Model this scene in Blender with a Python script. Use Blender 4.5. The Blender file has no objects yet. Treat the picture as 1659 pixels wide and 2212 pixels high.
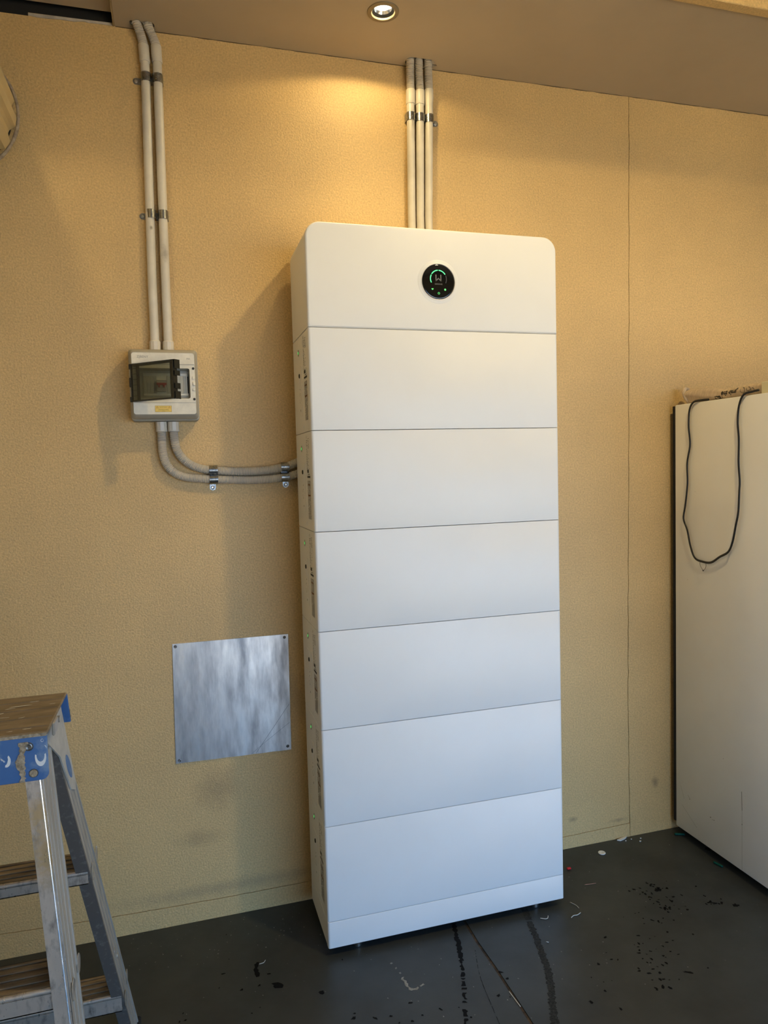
import bpy, bmesh, math, random
from math import sin, cos, pi, radians
from mathutils import Vector, Matrix
from mathutils.geometry import tessellate_polygon

SC = bpy.context.scene
COL = SC.collection

# ------------------------------------------------------------------ camera
cam = bpy.data.cameras.new('camera'); cam_o = bpy.data.objects.new('camera', cam); COL.objects.link(cam_o)
R_ = Vector((0.95948465, -0.28042453, -0.0274095)); U_ = Vector((0.04333919, 0.05076199, 0.99776998)); F_ = Vector((0.27840782, 0.95853289, -0.06085872))
cam_o.matrix_world = Matrix(((R_.x, U_.x, -F_.x, -0.38342), (R_.y, U_.y, -F_.y, -2.35765), (R_.z, U_.z, -F_.z, 1.47008), (0, 0, 0, 1)))
cam.sensor_fit = 'HORIZONTAL'; cam.sensor_width = 36.0; cam.lens = 36.0 * 1543.81 / 1659.0
cam.clip_start = 0.02
SC.camera = cam_o

# ------------------------------------------------------------------ world, lights, exposure
w = bpy.data.worlds.new('sky'); SC.world = w; w.use_nodes = True
bg = w.node_tree.nodes['Background']; bg.inputs[0].default_value = (0.30, 0.575, 1.0, 1); bg.inputs[1].default_value = 7.2
SC.view_settings.view_transform = 'Standard'; SC.view_settings.look = 'None'
SC.view_settings.gamma = 1.0; SC.view_settings.use_curve_mapping = False
SC.view_settings.exposure = 0.08

OPEN_X0, OPEN_X1, OPEN_Z = 0.12, 3.7, 2.15     # the garage door opening behind the viewer
YB = -4.6

def area(name, loc, size, size_y, power, col, rot, portal=False):
    l = bpy.data.lights.new(name, 'AREA'); l.shape = 'RECTANGLE'; l.size = size; l.size_y = size_y
    l.energy = power; l.color = col
    o = bpy.data.objects.new(name, l); COL.objects.link(o); o.location = loc; o.rotation_euler = rot
    if portal: l.cycles.is_portal = True
    return o
area('sky_portal', ((OPEN_X0 + OPEN_X1) / 2, YB - 0.02, OPEN_Z / 2), OPEN_X1 - OPEN_X0, OPEN_Z, 1.0, (1, 1, 1), (radians(90), 0, 0), portal=True)

def spot(name, loc, power, col, size, blend, radius=0.02, rot=(0, 0, 0)):
    l = bpy.data.lights.new(name, 'SPOT'); l.energy = power; l.color = col
    l.spot_size = radians(size); l.spot_blend = blend; l.shadow_soft_size = radius
    o = bpy.data.objects.new(name, l); COL.objects.link(o); o.location = loc; o.rotation_euler = rot
    return o
WARM = (1.0, 0.765, 0.36)
DLX, DLY, CZ = 0.2663, -0.257, 2.817
spot('downlight_wide', (DLX, DLY, CZ - 0.004), 5.0, WARM, 160, 0.15, 0.02)
spot('downlight_beam', (DLX, DLY, CZ - 0.004), 12.0, WARM, 84, 1.0, 0.02)
# one more fitting in the higher ceiling over the car space, left of the viewer
spot('garage_downlight', (-1.00, -1.15, 3.25), 16.0, WARM, 150, 0.6, 0.05)
spot('added_fill_spot', (0.95, -1.5, 3.25), 84.0, WARM, 150, 0.6, 0.05)  # unseen lamp added to brighten the fridge side and right wall
# afternoon sun on the driveway outside the open door
sl = bpy.data.lights.new('sun', 'SUN'); sl.energy = 37.0; sl.color = (1.0, 0.785, 0.36); sl.angle = radians(0.6)
so = bpy.data.objects.new('sun', sl); COL.objects.link(so); so.rotation_euler = Vector((0.55, -0.30, -0.80)).to_track_quat('-Z', 'Y').to_euler()

# ------------------------------------------------------------------ materials
def mat(name, col, rough=0.5, metal=0.0, var=0.0, vscale=8.0, bump=0.0, bscale=60.0, spec=0.5, col2=None, stretch=(1, 1, 1), emit=None, estr=0.0, detail=4.0, ramp=(0.35, 0.65), coat=0.0, bdist=0.002, rvar=0.0):
    m = bpy.data.materials.new(name); m.use_nodes = True
    nt = m.node_tree; N = nt.nodes; L = nt.links
    b = N['Principled BSDF']
    b.inputs['Base Color'].default_value = (*col, 1); b.inputs['Roughness'].default_value = rough
    b.inputs['Metallic'].default_value = metal; b.inputs['Specular IOR Level'].default_value = spec
    if coat: b.inputs['Coat Weight'].default_value = coat; b.inputs['Coat Roughness'].default_value = 0.05
    if emit: b.inputs['Emission Color'].default_value = (*emit, 1); b.inputs['Emission Strength'].default_value = estr
    if var or bump or col2 or rvar:
        g = N.new('ShaderNodeNewGeometry'); mp = N.new('ShaderNodeMapping'); mp.inputs['Scale'].default_value = stretch
        L.new(g.outputs['Position'], mp.inputs['Vector'])
    if var or col2 or rvar:
        n = N.new('ShaderNodeTexNoise'); n.inputs['Scale'].default_value = vscale; n.inputs['Detail'].default_value = detail
        n.inputs['Roughness'].default_value = 0.6
        L.new(mp.outputs[0], n.inputs['Vector'])
        r = N.new('ShaderNodeMapRange'); r.inputs['From Min'].default_value = ramp[0]; r.inputs['From Max'].default_value = ramp[1]
        L.new(n.outputs['Fac'], r.inputs['Value'])
        if var or col2:
            mx = N.new('ShaderNodeMix'); mx.data_type = 'RGBA'
            c2 = col2 if col2 else tuple(c * (1 - var) for c in col)
            mx.inputs[6].default_value = (*col, 1); mx.inputs[7].default_value = (*c2, 1)
            L.new(r.outputs[0], mx.inputs[0]); L.new(mx.outputs[2], b.inputs['Base Color'])
            m['mix'] = mx.name
        if rvar:
            r2 = N.new('ShaderNodeMapRange'); r2.inputs['To Min'].default_value = rough - rvar; r2.inputs['To Max'].default_value = rough + rvar
            r2.inputs['From Min'].default_value = 0.3; r2.inputs['From Max'].default_value = 0.7
            L.new(n.outputs['Fac'], r2.inputs['Value']); L.new(r2.outputs[0], b.inputs['Roughness'])
    if bump:
        n2 = N.new('ShaderNodeTexNoise'); n2.inputs['Scale'].default_value = bscale; n2.inputs['Detail'].default_value = 3.0
        L.new(mp.outputs[0], n2.inputs['Vector'])
        bp = N.new('ShaderNodeBump'); bp.inputs['Strength'].default_value = bump; bp.inputs['Distance'].default_value = bdist
        L.new(n2.outputs['Fac'], bp.inputs['Height']); L.new(bp.outputs[0], b.inputs['Normal'])
    return m

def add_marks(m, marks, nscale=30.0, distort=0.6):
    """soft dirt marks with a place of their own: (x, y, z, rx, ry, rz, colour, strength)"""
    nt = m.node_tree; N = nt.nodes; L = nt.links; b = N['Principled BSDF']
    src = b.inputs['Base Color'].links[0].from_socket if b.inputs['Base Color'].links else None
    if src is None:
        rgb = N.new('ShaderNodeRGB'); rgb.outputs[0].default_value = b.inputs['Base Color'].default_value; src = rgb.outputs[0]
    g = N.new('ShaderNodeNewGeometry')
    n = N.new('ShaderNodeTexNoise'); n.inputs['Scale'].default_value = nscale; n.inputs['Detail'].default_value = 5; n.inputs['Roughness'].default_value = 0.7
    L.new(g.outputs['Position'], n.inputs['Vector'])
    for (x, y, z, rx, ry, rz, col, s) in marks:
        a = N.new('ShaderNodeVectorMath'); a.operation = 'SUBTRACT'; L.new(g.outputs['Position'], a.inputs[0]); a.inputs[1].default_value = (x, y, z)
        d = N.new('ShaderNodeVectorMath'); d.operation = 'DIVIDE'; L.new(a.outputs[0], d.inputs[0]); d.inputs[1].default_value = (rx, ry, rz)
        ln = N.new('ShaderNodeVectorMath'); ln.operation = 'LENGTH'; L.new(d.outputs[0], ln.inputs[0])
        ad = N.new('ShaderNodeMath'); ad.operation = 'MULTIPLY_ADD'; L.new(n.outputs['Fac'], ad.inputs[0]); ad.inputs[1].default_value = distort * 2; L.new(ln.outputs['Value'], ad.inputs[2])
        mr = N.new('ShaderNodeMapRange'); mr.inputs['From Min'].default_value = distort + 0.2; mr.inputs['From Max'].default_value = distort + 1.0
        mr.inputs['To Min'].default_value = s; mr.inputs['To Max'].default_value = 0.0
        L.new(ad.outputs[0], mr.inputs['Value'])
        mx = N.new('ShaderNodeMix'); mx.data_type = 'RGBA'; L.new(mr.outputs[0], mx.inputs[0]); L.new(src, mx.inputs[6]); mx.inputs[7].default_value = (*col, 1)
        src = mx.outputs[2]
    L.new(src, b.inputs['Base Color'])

def fleck(m, scale, dark):
    """uneven paint film on a rendered wall, with fine grain shading put into the colour"""
    nt = m.node_tree; N = nt.nodes; L = nt.links; b = N['Principled BSDF']
    src = b.inputs['Base Color'].links[0].from_socket
    g = N.new('ShaderNodeNewGeometry'); n = N.new('ShaderNodeTexNoise'); n.inputs['Scale'].default_value = scale; n.inputs['Detail'].default_value = 2
    L.new(g.outputs['Position'], n.inputs['Vector'])
    mr = N.new('ShaderNodeMapRange'); mr.inputs['From Min'].default_value = .38; mr.inputs['From Max'].default_value = .62; mr.inputs['To Min'].default_value = dark; mr.inputs['To Max'].default_value = 1.06; mr.clamp = False
    L.new(n.outputs['Fac'], mr.inputs['Value'])
    v = N.new('ShaderNodeVectorMath'); v.operation = 'SCALE'; L.new(src, v.inputs[0]); L.new(mr.outputs[0], v.inputs['Scale']); L.new(v.outputs[0], b.inputs['Base Color'])
MT = {}
MT['wall'] = mat('wall_paint', (0.64, 0.435, 0.19), 0.46, var=0.10, vscale=2.2, bump=0.8, bscale=190.0, spec=0.45, bdist=0.0026)
fleck(MT['wall'], 170.0, 0.90)  # small-scale shading of the wall grain, carried by the paint colour
DIRT = (0.10, 0.075, 0.045)
add_marks(MT['wall'], [
    (-0.295, 0, 0.435, 0.09, 1, 0.09, DIRT, 0.30), (-0.36, 0, 0.28, 0.09, 1, 0.035, DIRT, 0.25), (-0.72, 0, 0.53, 0.03, 1, 0.02, DIRT, 0.2),
    (1.02, 0, 0.11, 0.025, 1, 0.014, DIRT, 0.45), (1.39, 0, 0.20, 0.02, 1, 0.03, DIRT, 0.5), (-0.02, 0, 0.70, 0.05, 1, 0.10, (0.3, 0.2, 0.1), 0.35),
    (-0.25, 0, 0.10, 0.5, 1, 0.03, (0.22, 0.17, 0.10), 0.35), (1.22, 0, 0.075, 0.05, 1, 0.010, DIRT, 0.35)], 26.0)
MT['ceiling'] = mat('ceiling_paint', (0.46, 0.37, 0.265), 0.6, var=0.12, vscale=1.6, bump=0.15, bscale=9.0, bdist=0.01)
MT['floor'] = mat('floor_paint', (0.040, 0.044, 0.044), 0.42, var=0.35, vscale=3.5, bump=0.25, bscale=45.0, bdist=0.001, rvar=0.08, spec=0.4)
MT['joint'] = mat('joint_filler', (0.075, 0.045, 0.025), 0.85, col2=(0.01, 0.008, 0.006), vscale=60, bump=0.6, bscale=200)
MT['tar'] = mat('tar', (0.004, 0.004, 0.005), 0.8, var=0.3, vscale=60, spec=0.15)
MT['worn'] = mat('worn_floor', (0.030, 0.032, 0.032), 0.8, var=0.75, vscale=160, spec=0.25)
MT['scuff'] = mat('white_scuff', (0.30, 0.30, 0.28), 0.8, var=0.5, vscale=150)
MT['plaster'] = mat('bare_plaster', (0.52, 0.46, 0.38), 0.8, var=0.3, vscale=30)
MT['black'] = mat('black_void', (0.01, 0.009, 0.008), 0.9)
MT['white'] = mat('white_powder_coat', (0.80, 0.79, 0.775), 0.40, bump=0.06, bscale=900, bdist=0.0005, spec=0.4, var=0.03, vscale=3)
MT['white_side'] = mat('grey_white_housing', (0.80, 0.78, 0.73), 0.42, spec=0.4)
MT['glossblack'] = mat('black_glass', (0.004, 0.004, 0.004), 0.06, coat=0.5)
MT['rim'] = mat('satin_rim', (0.78, 0.72, 0.66), 0.3, metal=0.3)
MT['green'] = mat('green_light', (0.05, 0.5, 0.15), 0.4, emit=(0.10, 1.0, 0.30), estr=1.5)
MT['greendim'] = mat('unlit_segment', (0.05, 0.045, 0.04), 0.4)
MT['ledlens'] = mat('led_surround', (0.10, 0.13, 0.06), 0.4)
MT['led'] = mat('status_led', (0.1, 0.5, 0.15), 0.4, emit=(0.15, 1.0, 0.2), estr=0.75)
MT['logo'] = mat('grey_print', (0.16, 0.16, 0.15), 0.5)
MT['ink'] = mat('label_ink', (0.22, 0.205, 0.18), 0.7)
MT['inkdark'] = mat('label_ink_dark', (0.03, 0.028, 0.025), 0.7)
MT['inkbrown'] = mat('label_ink_orange', (0.22, 0.09, 0.03), 0.7)
MT['conduit'] = mat('conduit_plastic', (0.66, 0.60, 0.50), 0.36, var=0.12, vscale=14, spec=0.5)
add_marks(MT['conduit'], [(-0.383, -0.03, 2.146, 0.012, 0.05, 0.03, (0.2, 0.17, 0.13), 0.6), (-0.420, -0.03, 2.22, 0.006, 0.05, 0.008, DIRT, 0.7), (0.43, -0.03, 2.63, 0.004, 0.05, 0.03, (0.25, 0.2, 0.15), 0.6)], 60)
MT['hose'] = mat('corrugated_plastic', (0.50, 0.445, 0.37), 0.45, spec=0.5)
MT['zinc'] = mat('zinc_plate', (0.37, 0.375, 0.375), 0.30, metal=1.0, var=0.3, vscale=90, bump=0.15, bscale=160, rvar=0.06)
MT['steel'] = mat('stainless_sheet', (0.80, 0.775, 0.75), 0.38, metal=1.0, var=0.16, vscale=9, col2=(0.36, 0.345, 0.34), stretch=(2.4, 1, 0.55), bump=0.16, bscale=5, bdist=0.006, rvar=0.10, detail=6)
MT['screw'] = mat('screw_head', (0.20, 0.20, 0.20), 0.35, metal=1.0)
MT['brightscrew'] = mat('zinc_screw', (0.60, 0.60, 0.58), 0.28, metal=1.0)
MT['nickel'] = mat('brushed_nickel', (0.25, 0.21, 0.155), 0.45, metal=0.6)
MT['lamp'] = mat('lamp_glow', (1, 1, 1), 0.3, emit=(1.0, 0.93, 0.78), estr=6)
MT['reflector'] = mat('lamp_reflector', (0.85, 0.83, 0.78), 0.12, metal=1.0, emit=(1.0, 0.9, 0.7), estr=0.15)
MT['abs'] = mat('enclosure_plastic', (0.80, 0.74, 0.62), 0.45, var=0.14, vscale=35)
MT['absgrey'] = mat('enclosure_grey', (0.36, 0.34, 0.29), 0.5)
MT['absdark'] = mat('blank_plate', (0.40, 0.385, 0.33), 0.5)
MT['yellow'] = mat('yellow_sticker', (0.80, 0.56, 0.13), 0.5)
MT['amber'] = mat('amber_print', (0.55, 0.28, 0.04), 0.5)
MT['brown'] = mat('brown_print', (0.25, 0.17, 0.03), 0.5)
MT['red'] = mat('red_plastic', (0.35, 0.01, 0.01), 0.4)
MT['fridge'] = mat('fridge_enamel', (0.88, 0.88, 0.88), 0.40, var=0.06, vscale=2.2, bump=0.05, bscale=120, bdist=0.001)
MT['cord'] = mat('black_cord', (0.010, 0.010, 0.012), 0.35)
MT['wire'] = mat('twist_tie', (0.06, 0.05, 0.04), 0.5)
MT['knit'] = mat('knit_fabric', (0.60, 0.475, 0.345), 0.95, var=0.25, vscale=40, bump=0.5, bscale=250, stretch=(1, 3, 1))
MT['card'] = mat('cream_card', (0.66, 0.60, 0.40), 0.7)
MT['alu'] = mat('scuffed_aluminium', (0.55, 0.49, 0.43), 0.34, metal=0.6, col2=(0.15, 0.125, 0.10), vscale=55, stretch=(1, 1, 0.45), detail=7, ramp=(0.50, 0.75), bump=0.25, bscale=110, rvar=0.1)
add_marks(MT['alu'], [(-.6200, -1.083, .915, .03, .06, .035, (.50, .37, .21), 1), (-.615, -1.095, .85, .03, .06, .06, (.50, .37, .21), 1), (-.606, -1.10, .80, .02, .06, .02, (.36, .29, .2), .6)], 120.0, .8)
MT['edge'] = mat('highlight_edge', (0.75, 0.77, 0.80), 0.22, metal=1.0, rvar=.1, vscale=40)  # brighter metal that paints the highlight along the near rail edges
MT['alushade'] = mat('shaded_aluminium', (0.115, 0.10, 0.088), 0.6, metal=0.2, col2=(0.24, 0.22, 0.19), vscale=70, detail=6, ramp=(0.55, 0.8))  # darker copy of the aluminium, shade of the far rails in its colour
MT['aluweb'] = mat('dull_aluminium', (0.42, 0.40, 0.36), 0.5, metal=0.3, col2=(0.33, 0.30, 0.255), vscale=22, stretch=(1, 1, 0.3), detail=5)
MT['tread'] = mat('dirty_tread', (0.25, 0.19, 0.125), 0.62, metal=0.2, col2=(0.09, 0.065, 0.04), vscale=22, stretch=(0.5, 2.5, 1), detail=7, bump=0.3, bscale=80)
MT['captop'] = mat('cap_top', (0.235, 0.185, 0.125), 0.7, col2=(0.14, 0.105, 0.065), vscale=18, stretch=(0.6, 2, 1), detail=6, bump=0.3, bscale=120)
MT['blue'] = mat('blue_plastic', (0.045, 0.125, 0.30), 0.45, col2=(0.16, 0.24, 0.36), vscale=30, detail=8, ramp=(0.52, 0.72), bump=0.2, bscale=70)
MT['glue'] = mat('old_glue', (0.42, 0.34, 0.235), 0.85, col2=(0.20, 0.15, 0.09), vscale=170, bump=0.6, bscale=260)
MT['paint'] = mat('white_paint_splash', (0.66, 0.66, 0.64), 0.6)
MT['bracket'] = mat('grey_bracket', (0.44, 0.43, 0.39), 0.5, var=0.2, vscale=40)
MT['rivet'] = mat('rivet', (0.45, 0.42, 0.37), 0.4, metal=0.7)
MT['curtain'] = mat('roller_curtain', (0.60, 0.46, 0.235), 0.5, var=0.1, vscale=8)
MT['felt'] = mat('edge_felt', (0.40, 0.32, 0.23), 0.9, col2=(0.22, 0.17, 0.12), vscale=60, bump=0.5, bscale=150)
MT['teal'] = mat('green_plastic', (0.0, 0.06, 0.045), 0.6, spec=0.2)
MT['redbit'] = mat('red_bit', (0.55, 0.01, 0.02), 0.4)
MT['copper'] = mat('copper_wire', (0.40, 0.20, 0.14), 0.4, metal=0.6)
MT['whitewire'] = mat('pale_wire', (0.5, 0.5, 0.47), 0.5)
MT['concrete'] = mat('driveway', (0.56, 0.48, 0.36), 0.85, var=0.2, vscale=3)
MT['beige'] = mat('inner_wall_paint', (0.66, 0.58, 0.44), 0.6, var=0.1, vscale=2)
def smoky():
    m = bpy.data.materials.new('smoky_plastic'); m.use_nodes = True; nt = m.node_tree; N = nt.nodes; L = nt.links
    N.remove(N['Principled BSDF']); out = N['Material Output']
    t = N.new('ShaderNodeBsdfTransparent'); t.inputs[0].default_value = (0.54, 0.55, 0.49, 1)
    g = N.new('ShaderNodeBsdfGlossy'); g.inputs['Roughness'].default_value = 0.08; g.inputs[0].default_value = (0.9, 0.9, 0.85, 1)
    mx = N.new('ShaderNodeMixShader'); mx.inputs[0].default_value = 0.06
    L.new(t.outputs[0], mx.inputs[1]); L.new(g.outputs[0], mx.inputs[2]); L.new(mx.outputs[0], out.inputs[0]); return m
MT['smoky'] = smoky()
MT['smokyrim'] = mat('dark_smoky_rim', (0.018, 0.017, 0.013), 0.15, coat=0.3)

# ------------------------------------------------------------------ mesh helpers
ORG = {}
def B(): return bmesh.new()
def box(bm, x0, x1, y0, y1, z0, z1, bev=0.0, seg=2, M=None):
    r = bmesh.ops.create_cube(bm, size=1.0); vs = r['verts']
    for v in vs: v.co = Vector((x0 + (v.co.x + .5) * (x1 - x0), y0 + (v.co.y + .5) * (y1 - y0), z0 + (v.co.z + .5) * (z1 - z0)))
    if bev:
        es = list({e for v in vs for e in v.link_edges})
        rr = bmesh.ops.bevel(bm, geom=es, offset=bev, segments=seg, profile=0.5, affect='EDGES')
        vs = list({v for f in rr['faces'] for v in f.verts} | {v for v in vs if v.is_valid})
    if M is not None: bmesh.ops.transform(bm, matrix=M, verts=vs)
    return vs
def frames(path):
    P = [Vector(p) for p in path]; T = []
    for i in range(len(P)):
        a = P[max(i - 1, 0)]; b = P[min(i + 1, len(P) - 1)]; T.append((b - a).normalized())
    n = T[0].orthogonal().normalized(); out = []
    for i, t in enumerate(T):
        n = (n - t * n.dot(t)).normalized(); out.append((P[i], t, n, t.cross(n)))
    return out
def tube(bm, path, r, seg=14, flat=1.0, cap=True, up=None):
    fr = frames(path); rings = []
    for i, (p, t, n, b) in enumerate(fr):
        if up is not None:
            b = t.cross(Vector(up)).normalized(); n = b.cross(t).normalized()
        rr = r[i] if isinstance(r, (list, tuple)) else r
        rings.append([bm.verts.new(p + n * cos(2 * pi * k / seg) * rr * flat + b * sin(2 * pi * k / seg) * rr) for k in range(seg)])
    for a, c in zip(rings, rings[1:]):
        for k in range(seg): bm.faces.new((a[k], a[(k + 1) % seg], c[(k + 1) % seg], c[k]))
    if cap:
        bm.faces.new(rings[0][::-1]); bm.faces.new(rings[-1])
    return rings
def smooth_path(pts, step=0.01):
    P = [Vector(p) for p in pts]; P = [P[0] * 2 - P[1]] + P + [P[-1] * 2 - P[-2]]; out = []
    for i in range(1, len(P) - 2):
        n = max(2, int((P[i + 1] - P[i]).length / step))
        for k in range(n):
            t = k / n; a, b, c, d = P[i - 1:i + 3]
            out.append(0.5 * ((2 * b) + (c - a) * t + (2 * a - 5 * b + 4 * c - d) * t * t + (3 * b - a - 3 * c + d) * t ** 3))
    out.append(P[-2]); return out
def lathe(bm, prof, origin, axis, seg=32, cap=True):
    ax = Vector(axis).normalized(); n = ax.orthogonal().normalized(); b = ax.cross(n); o = Vector(origin); rings = []
    for (r, h) in prof:
        rings.append([bm.verts.new(o + ax * h + (n * cos(2 * pi * k / seg) + b * sin(2 * pi * k / seg)) * max(r, 1e-5)) for k in range(seg)])
    for a, c in zip(rings, rings[1:]):
        for k in range(seg): bm.faces.new((a[k], a[(k + 1) % seg], c[(k + 1) % seg], c[k]))
    if cap:
        bm.faces.new(rings[0][::-1]); bm.faces.new(rings[-1])
def plate(bm, outer, holes, f, t):
    """flat plate with holes: outer/holes are 2D loops, f maps (u,v,d) to 3D, t is the thickness"""
    loops = [outer] + list(holes)
    tris = tessellate_polygon([[Vector((a[0], a[1], 0)) for a in l] for l in loops])
    flat = [p for l in loops for p in l]
    top = [bm.verts.new(f(p[0], p[1], 0)) for p in flat]; bot = [bm.verts.new(f(p[0], p[1], t)) for p in flat]
    for a, b, c in tris:
        for s in ((top, 1), (bot, -1)):
            vv = (s[0][a], s[0][b], s[0][c])
            try: bm.faces.new(vv if s[1] > 0 else vv[::-1])
            except ValueError: pass
    i = 0
    for l in loops:
        n = len(l)
        for k in range(n):
            a, b = i + k, i + (k + 1) % n
            try: bm.faces.new((top[a], bot[a], bot[b], top[b]))
            except ValueError: pass
        i += n
def circ(cx, cy, r, n=24, ry=None, jit=0, seed=1):
    rnd = random.Random(seed)
    return [(cx + cos(2 * pi * k / n) * r * (1 + rnd.uniform(-jit, jit)), cy + sin(2 * pi * k / n) * (ry or r) * (1 + rnd.uniform(-jit, jit))) for k in range(n)]
def rrect(x0, x1, z0, z1, r, n=6, rads=None):
    rads = rads or (r, r, r, r); pts = []
    for (cx, cz, a0, rr) in ((x1 - rads[0], z1 - rads[0], 0, rads[0]), (x0 + rads[1], z1 - rads[1], 90, rads[1]), (x0 + rads[2], z0 + rads[2], 180, rads[2]), (x1 - rads[3], z0 + rads[3], 270, rads[3])):
        if rr < 1e-6: pts.append((cx, cz)); continue
        for k in range(n + 1):
            a = radians(a0 + 90 * k / n); pts.append((cx + cos(a) * rr, cz + sin(a) * rr))
    return pts
def slab(bm, x0, x1, z0, z1, yf, yb, rads, bx, bz, n=8, bs=5):
    """front-rounded slab facing -y; rads = corner radii (tr, tl, bl, br); bx/bz = edge rounding"""
    rings = []; bd = max(bx, bz)
    for k in range(bs + 1):
        a = pi / 2 * k / bs; ix = bx * (1 - sin(a)); iz = bz * (1 - sin(a)); d = bd * (1 - cos(a))
        rd = tuple(max(r - (ix + iz) / 2, 0.0004) for r in rads)
        rings.append([bm.verts.new((p[0], yf + d, p[1])) for p in rrect(x0 + ix, x1 - ix, z0 + iz, z1 - iz, 0, n, rd)])
    rings.append([bm.verts.new((p[0], yb, p[1])) for p in rrect(x0, x1, z0, z1, 0, n, tuple(max(r, 0.0004) for r in rads))])
    m = len(rings[0])
    for a, c in zip(rings, rings[1:]):
        for k in range(m): bm.faces.new((a[k], a[(k + 1) % m], c[(k + 1) % m], c[k]))
    bm.faces.new(rings[0]); bm.faces.new(rings[-1][::-1])
def prism(bm, poly, f, d0, d1):
    a = [bm.verts.new(f(p[0], p[1], d0)) for p in poly]; b = [bm.verts.new(f(p[0], p[1], d1)) for p in poly]; n = len(poly)
    bm.faces.new(a[::-1]); bm.faces.new(b)
    for k in range(n): bm.faces.new((a[k], a[(k + 1) % n], b[(k + 1) % n], b[k]))

def obj(name, bm, m, parent=None, smooth=False, label=None, kind=None, base=None, autos=None):
    bmesh.ops.remove_doubles(bm, verts=bm.verts, dist=1e-6)
    bmesh.ops.recalc_face_normals(bm, faces=bm.faces)
    me = bpy.data.meshes.new(name)
    if parent is not None:
        org = ORG[parent.name]; loc = Vector((0, 0, 0))
    else:
        if base is None:
            xs = [v.co for v in bm.verts]
            base = Vector(((min(c.x for c in xs) + max(c.x for c in xs)) / 2, (min(c.y for c in xs) + max(c.y for c in xs)) / 2, min(c.z for c in xs)))
        org = Vector(base); loc = org
    bmesh.ops.translate(bm, verts=bm.verts, vec=-org)
    bm.to_mesh(me); bm.free()
    me.materials.append(m)
    if smooth:
        for p in me.polygons: p.use_smooth = True
        if smooth is not True: me.set_sharp_from_angle(angle=radians(smooth))
    o = bpy.data.objects.new(name, me); COL.objects.link(o)
    if parent is not None: o.parent = parent
    o.location = loc; ORG[o.name] = org
    if label: o['label'] = label
    if kind: o['kind'] = kind
    return o
def thing(name, label, cat, loc, group=None):
    o = bpy.data.objects.new(name, None); COL.objects.link(o); o.location = loc; o.empty_display_size = 0.05
    o['label'] = label; o['category'] = cat
    if group: o['group'] = group
    ORG[o.name] = Vector(loc); return o
def tag(o, label, cat, group=None):
    o['label'] = label; o['category'] = cat
    if group: o['group'] = group
    return o
def text_mesh(bm, s, f, size, bold=0.0, cx=0.5):
    """lettering as flat mesh; f maps (u, v) to 3D"""
    c = bpy.data.curves.new('t', 'FONT'); c.body = s; c.size = size; c.align_x = 'CENTER'; c.align_y = 'CENTER'; c.offset = bold; c.resolution_u = 3
    o = bpy.data.objects.new('t', c); COL.objects.link(o); bpy.context.view_layer.update()
    me = bpy.data.meshes.new_from_object(o.evaluated_get(bpy.context.evaluated_depsgraph_get()))
    vs = [bm.verts.new(f(v.co.x, v.co.y)) for v in me.vertices]
    for p in me.polygons:
        try: bm.faces.new([vs[i] for i in p.vertices])
        except ValueError: pass
    bpy.data.objects.remove(o); bpy.data.curves.remove(c); bpy.data.meshes.remove(me)
def quad(bm, f, u0, u1, v0, v1):
    bm.faces.new([bm.verts.new(f(u, v)) for u, v in ((u0, v0), (u1, v0), (u1, v1), (u0, v1))])
def copy_tree(o, parent=None):
    c = o.copy(); COL.objects.link(c); c.parent = parent
    for ch in list(o.children): copy_tree(ch, c)
    return c

# ------------------------------------------------------------------ setting: rear wall with its crack and groove
XL, XR = -1.15, 3.8
rnd = random.Random(4)
def wf(u, v, d): return (u, d, v)
crack = [(1.2871, 2.815), (1.2855, 2.6), (1.283, 2.3), (1.2808, 1.987), (1.277, 1.6), (1.2734, 1.289), (1.270, 0.9), (1.2659, 0.569), (1.268, 0.3), (1.2703, 0.054)]
cp = []
for a, b in zip(crack, crack[1:]):
    for k in range(8):
        t = k / 8; cp.append((a[0] + (b[0] - a[0]) * t + rnd.uniform(-.0016, .0016), a[1] + (b[1] - a[1]) * t))
cp.append(crack[-1])
gr = [(XL, .083), (-.9575, .0802), (-.74, .071), (-.5274, .0664), (-.25, .063), (.003, .0641), (.5, .056), (.984, .0479), (1.13, .051), (1.2703, .054)]
gp = []
for a, b in zip(gr, gr[1:]):
    for k in range(10):
        t = k / 10; gp.append((a[0] + (b[0] - a[0]) * t, a[1] + (b[1] - a[1]) * t + rnd.uniform(-.0007, .0007)))
gp.append(gr[-1])
bm = B()
ZT = 3.35
left = [(XL, ZT), (1.2871, ZT)] + [(x, z) for x, z in cp[:-1]] + [(1.2695, .0560)] + [(x, z + 0.0011) for x, z in gp[::-1][1:]]
prism(bm, left, wf, 0.0, 0.012)
right = [(1.2905, ZT), (XR, ZT), (XR, -.01), (1.2735, -.01)] + [(x + .0024 + rnd.uniform(-.0004, .0006), z) for x, z in cp[::-1]]
prism(bm, right, wf, 0.0005, 0.012)
low = [(XL, -.01), (1.2715, -.01)] + [(x, z - 0.0006) for x, z in gp[::-1]]
prism(bm, low, wf, -0.0006, 0.012)
box(bm, XL, XR, 0.0115, 0.14, -.01, ZT)
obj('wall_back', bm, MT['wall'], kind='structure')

bm = B(); box(bm, XL - .12, XL, YB, .14, -.01, ZT); obj('wall_left', bm, MT['beige'], kind='structure')
bm = B(); box(bm, XR, XR + .12, YB, .14, -.01, ZT); obj('wall_right', bm, MT['beige'], kind='structure')
bm = B()
box(bm, XL - .12, OPEN_X0, YB - .12, YB, -.01, ZT); box(bm, OPEN_X1, XR + .12, YB - .12, YB, -.01, ZT); box(bm, OPEN_X0, OPEN_X1, YB - .12, YB, OPEN_Z, ZT)
obj('wall_front', bm, MT['beige'], kind='structure')
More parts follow.
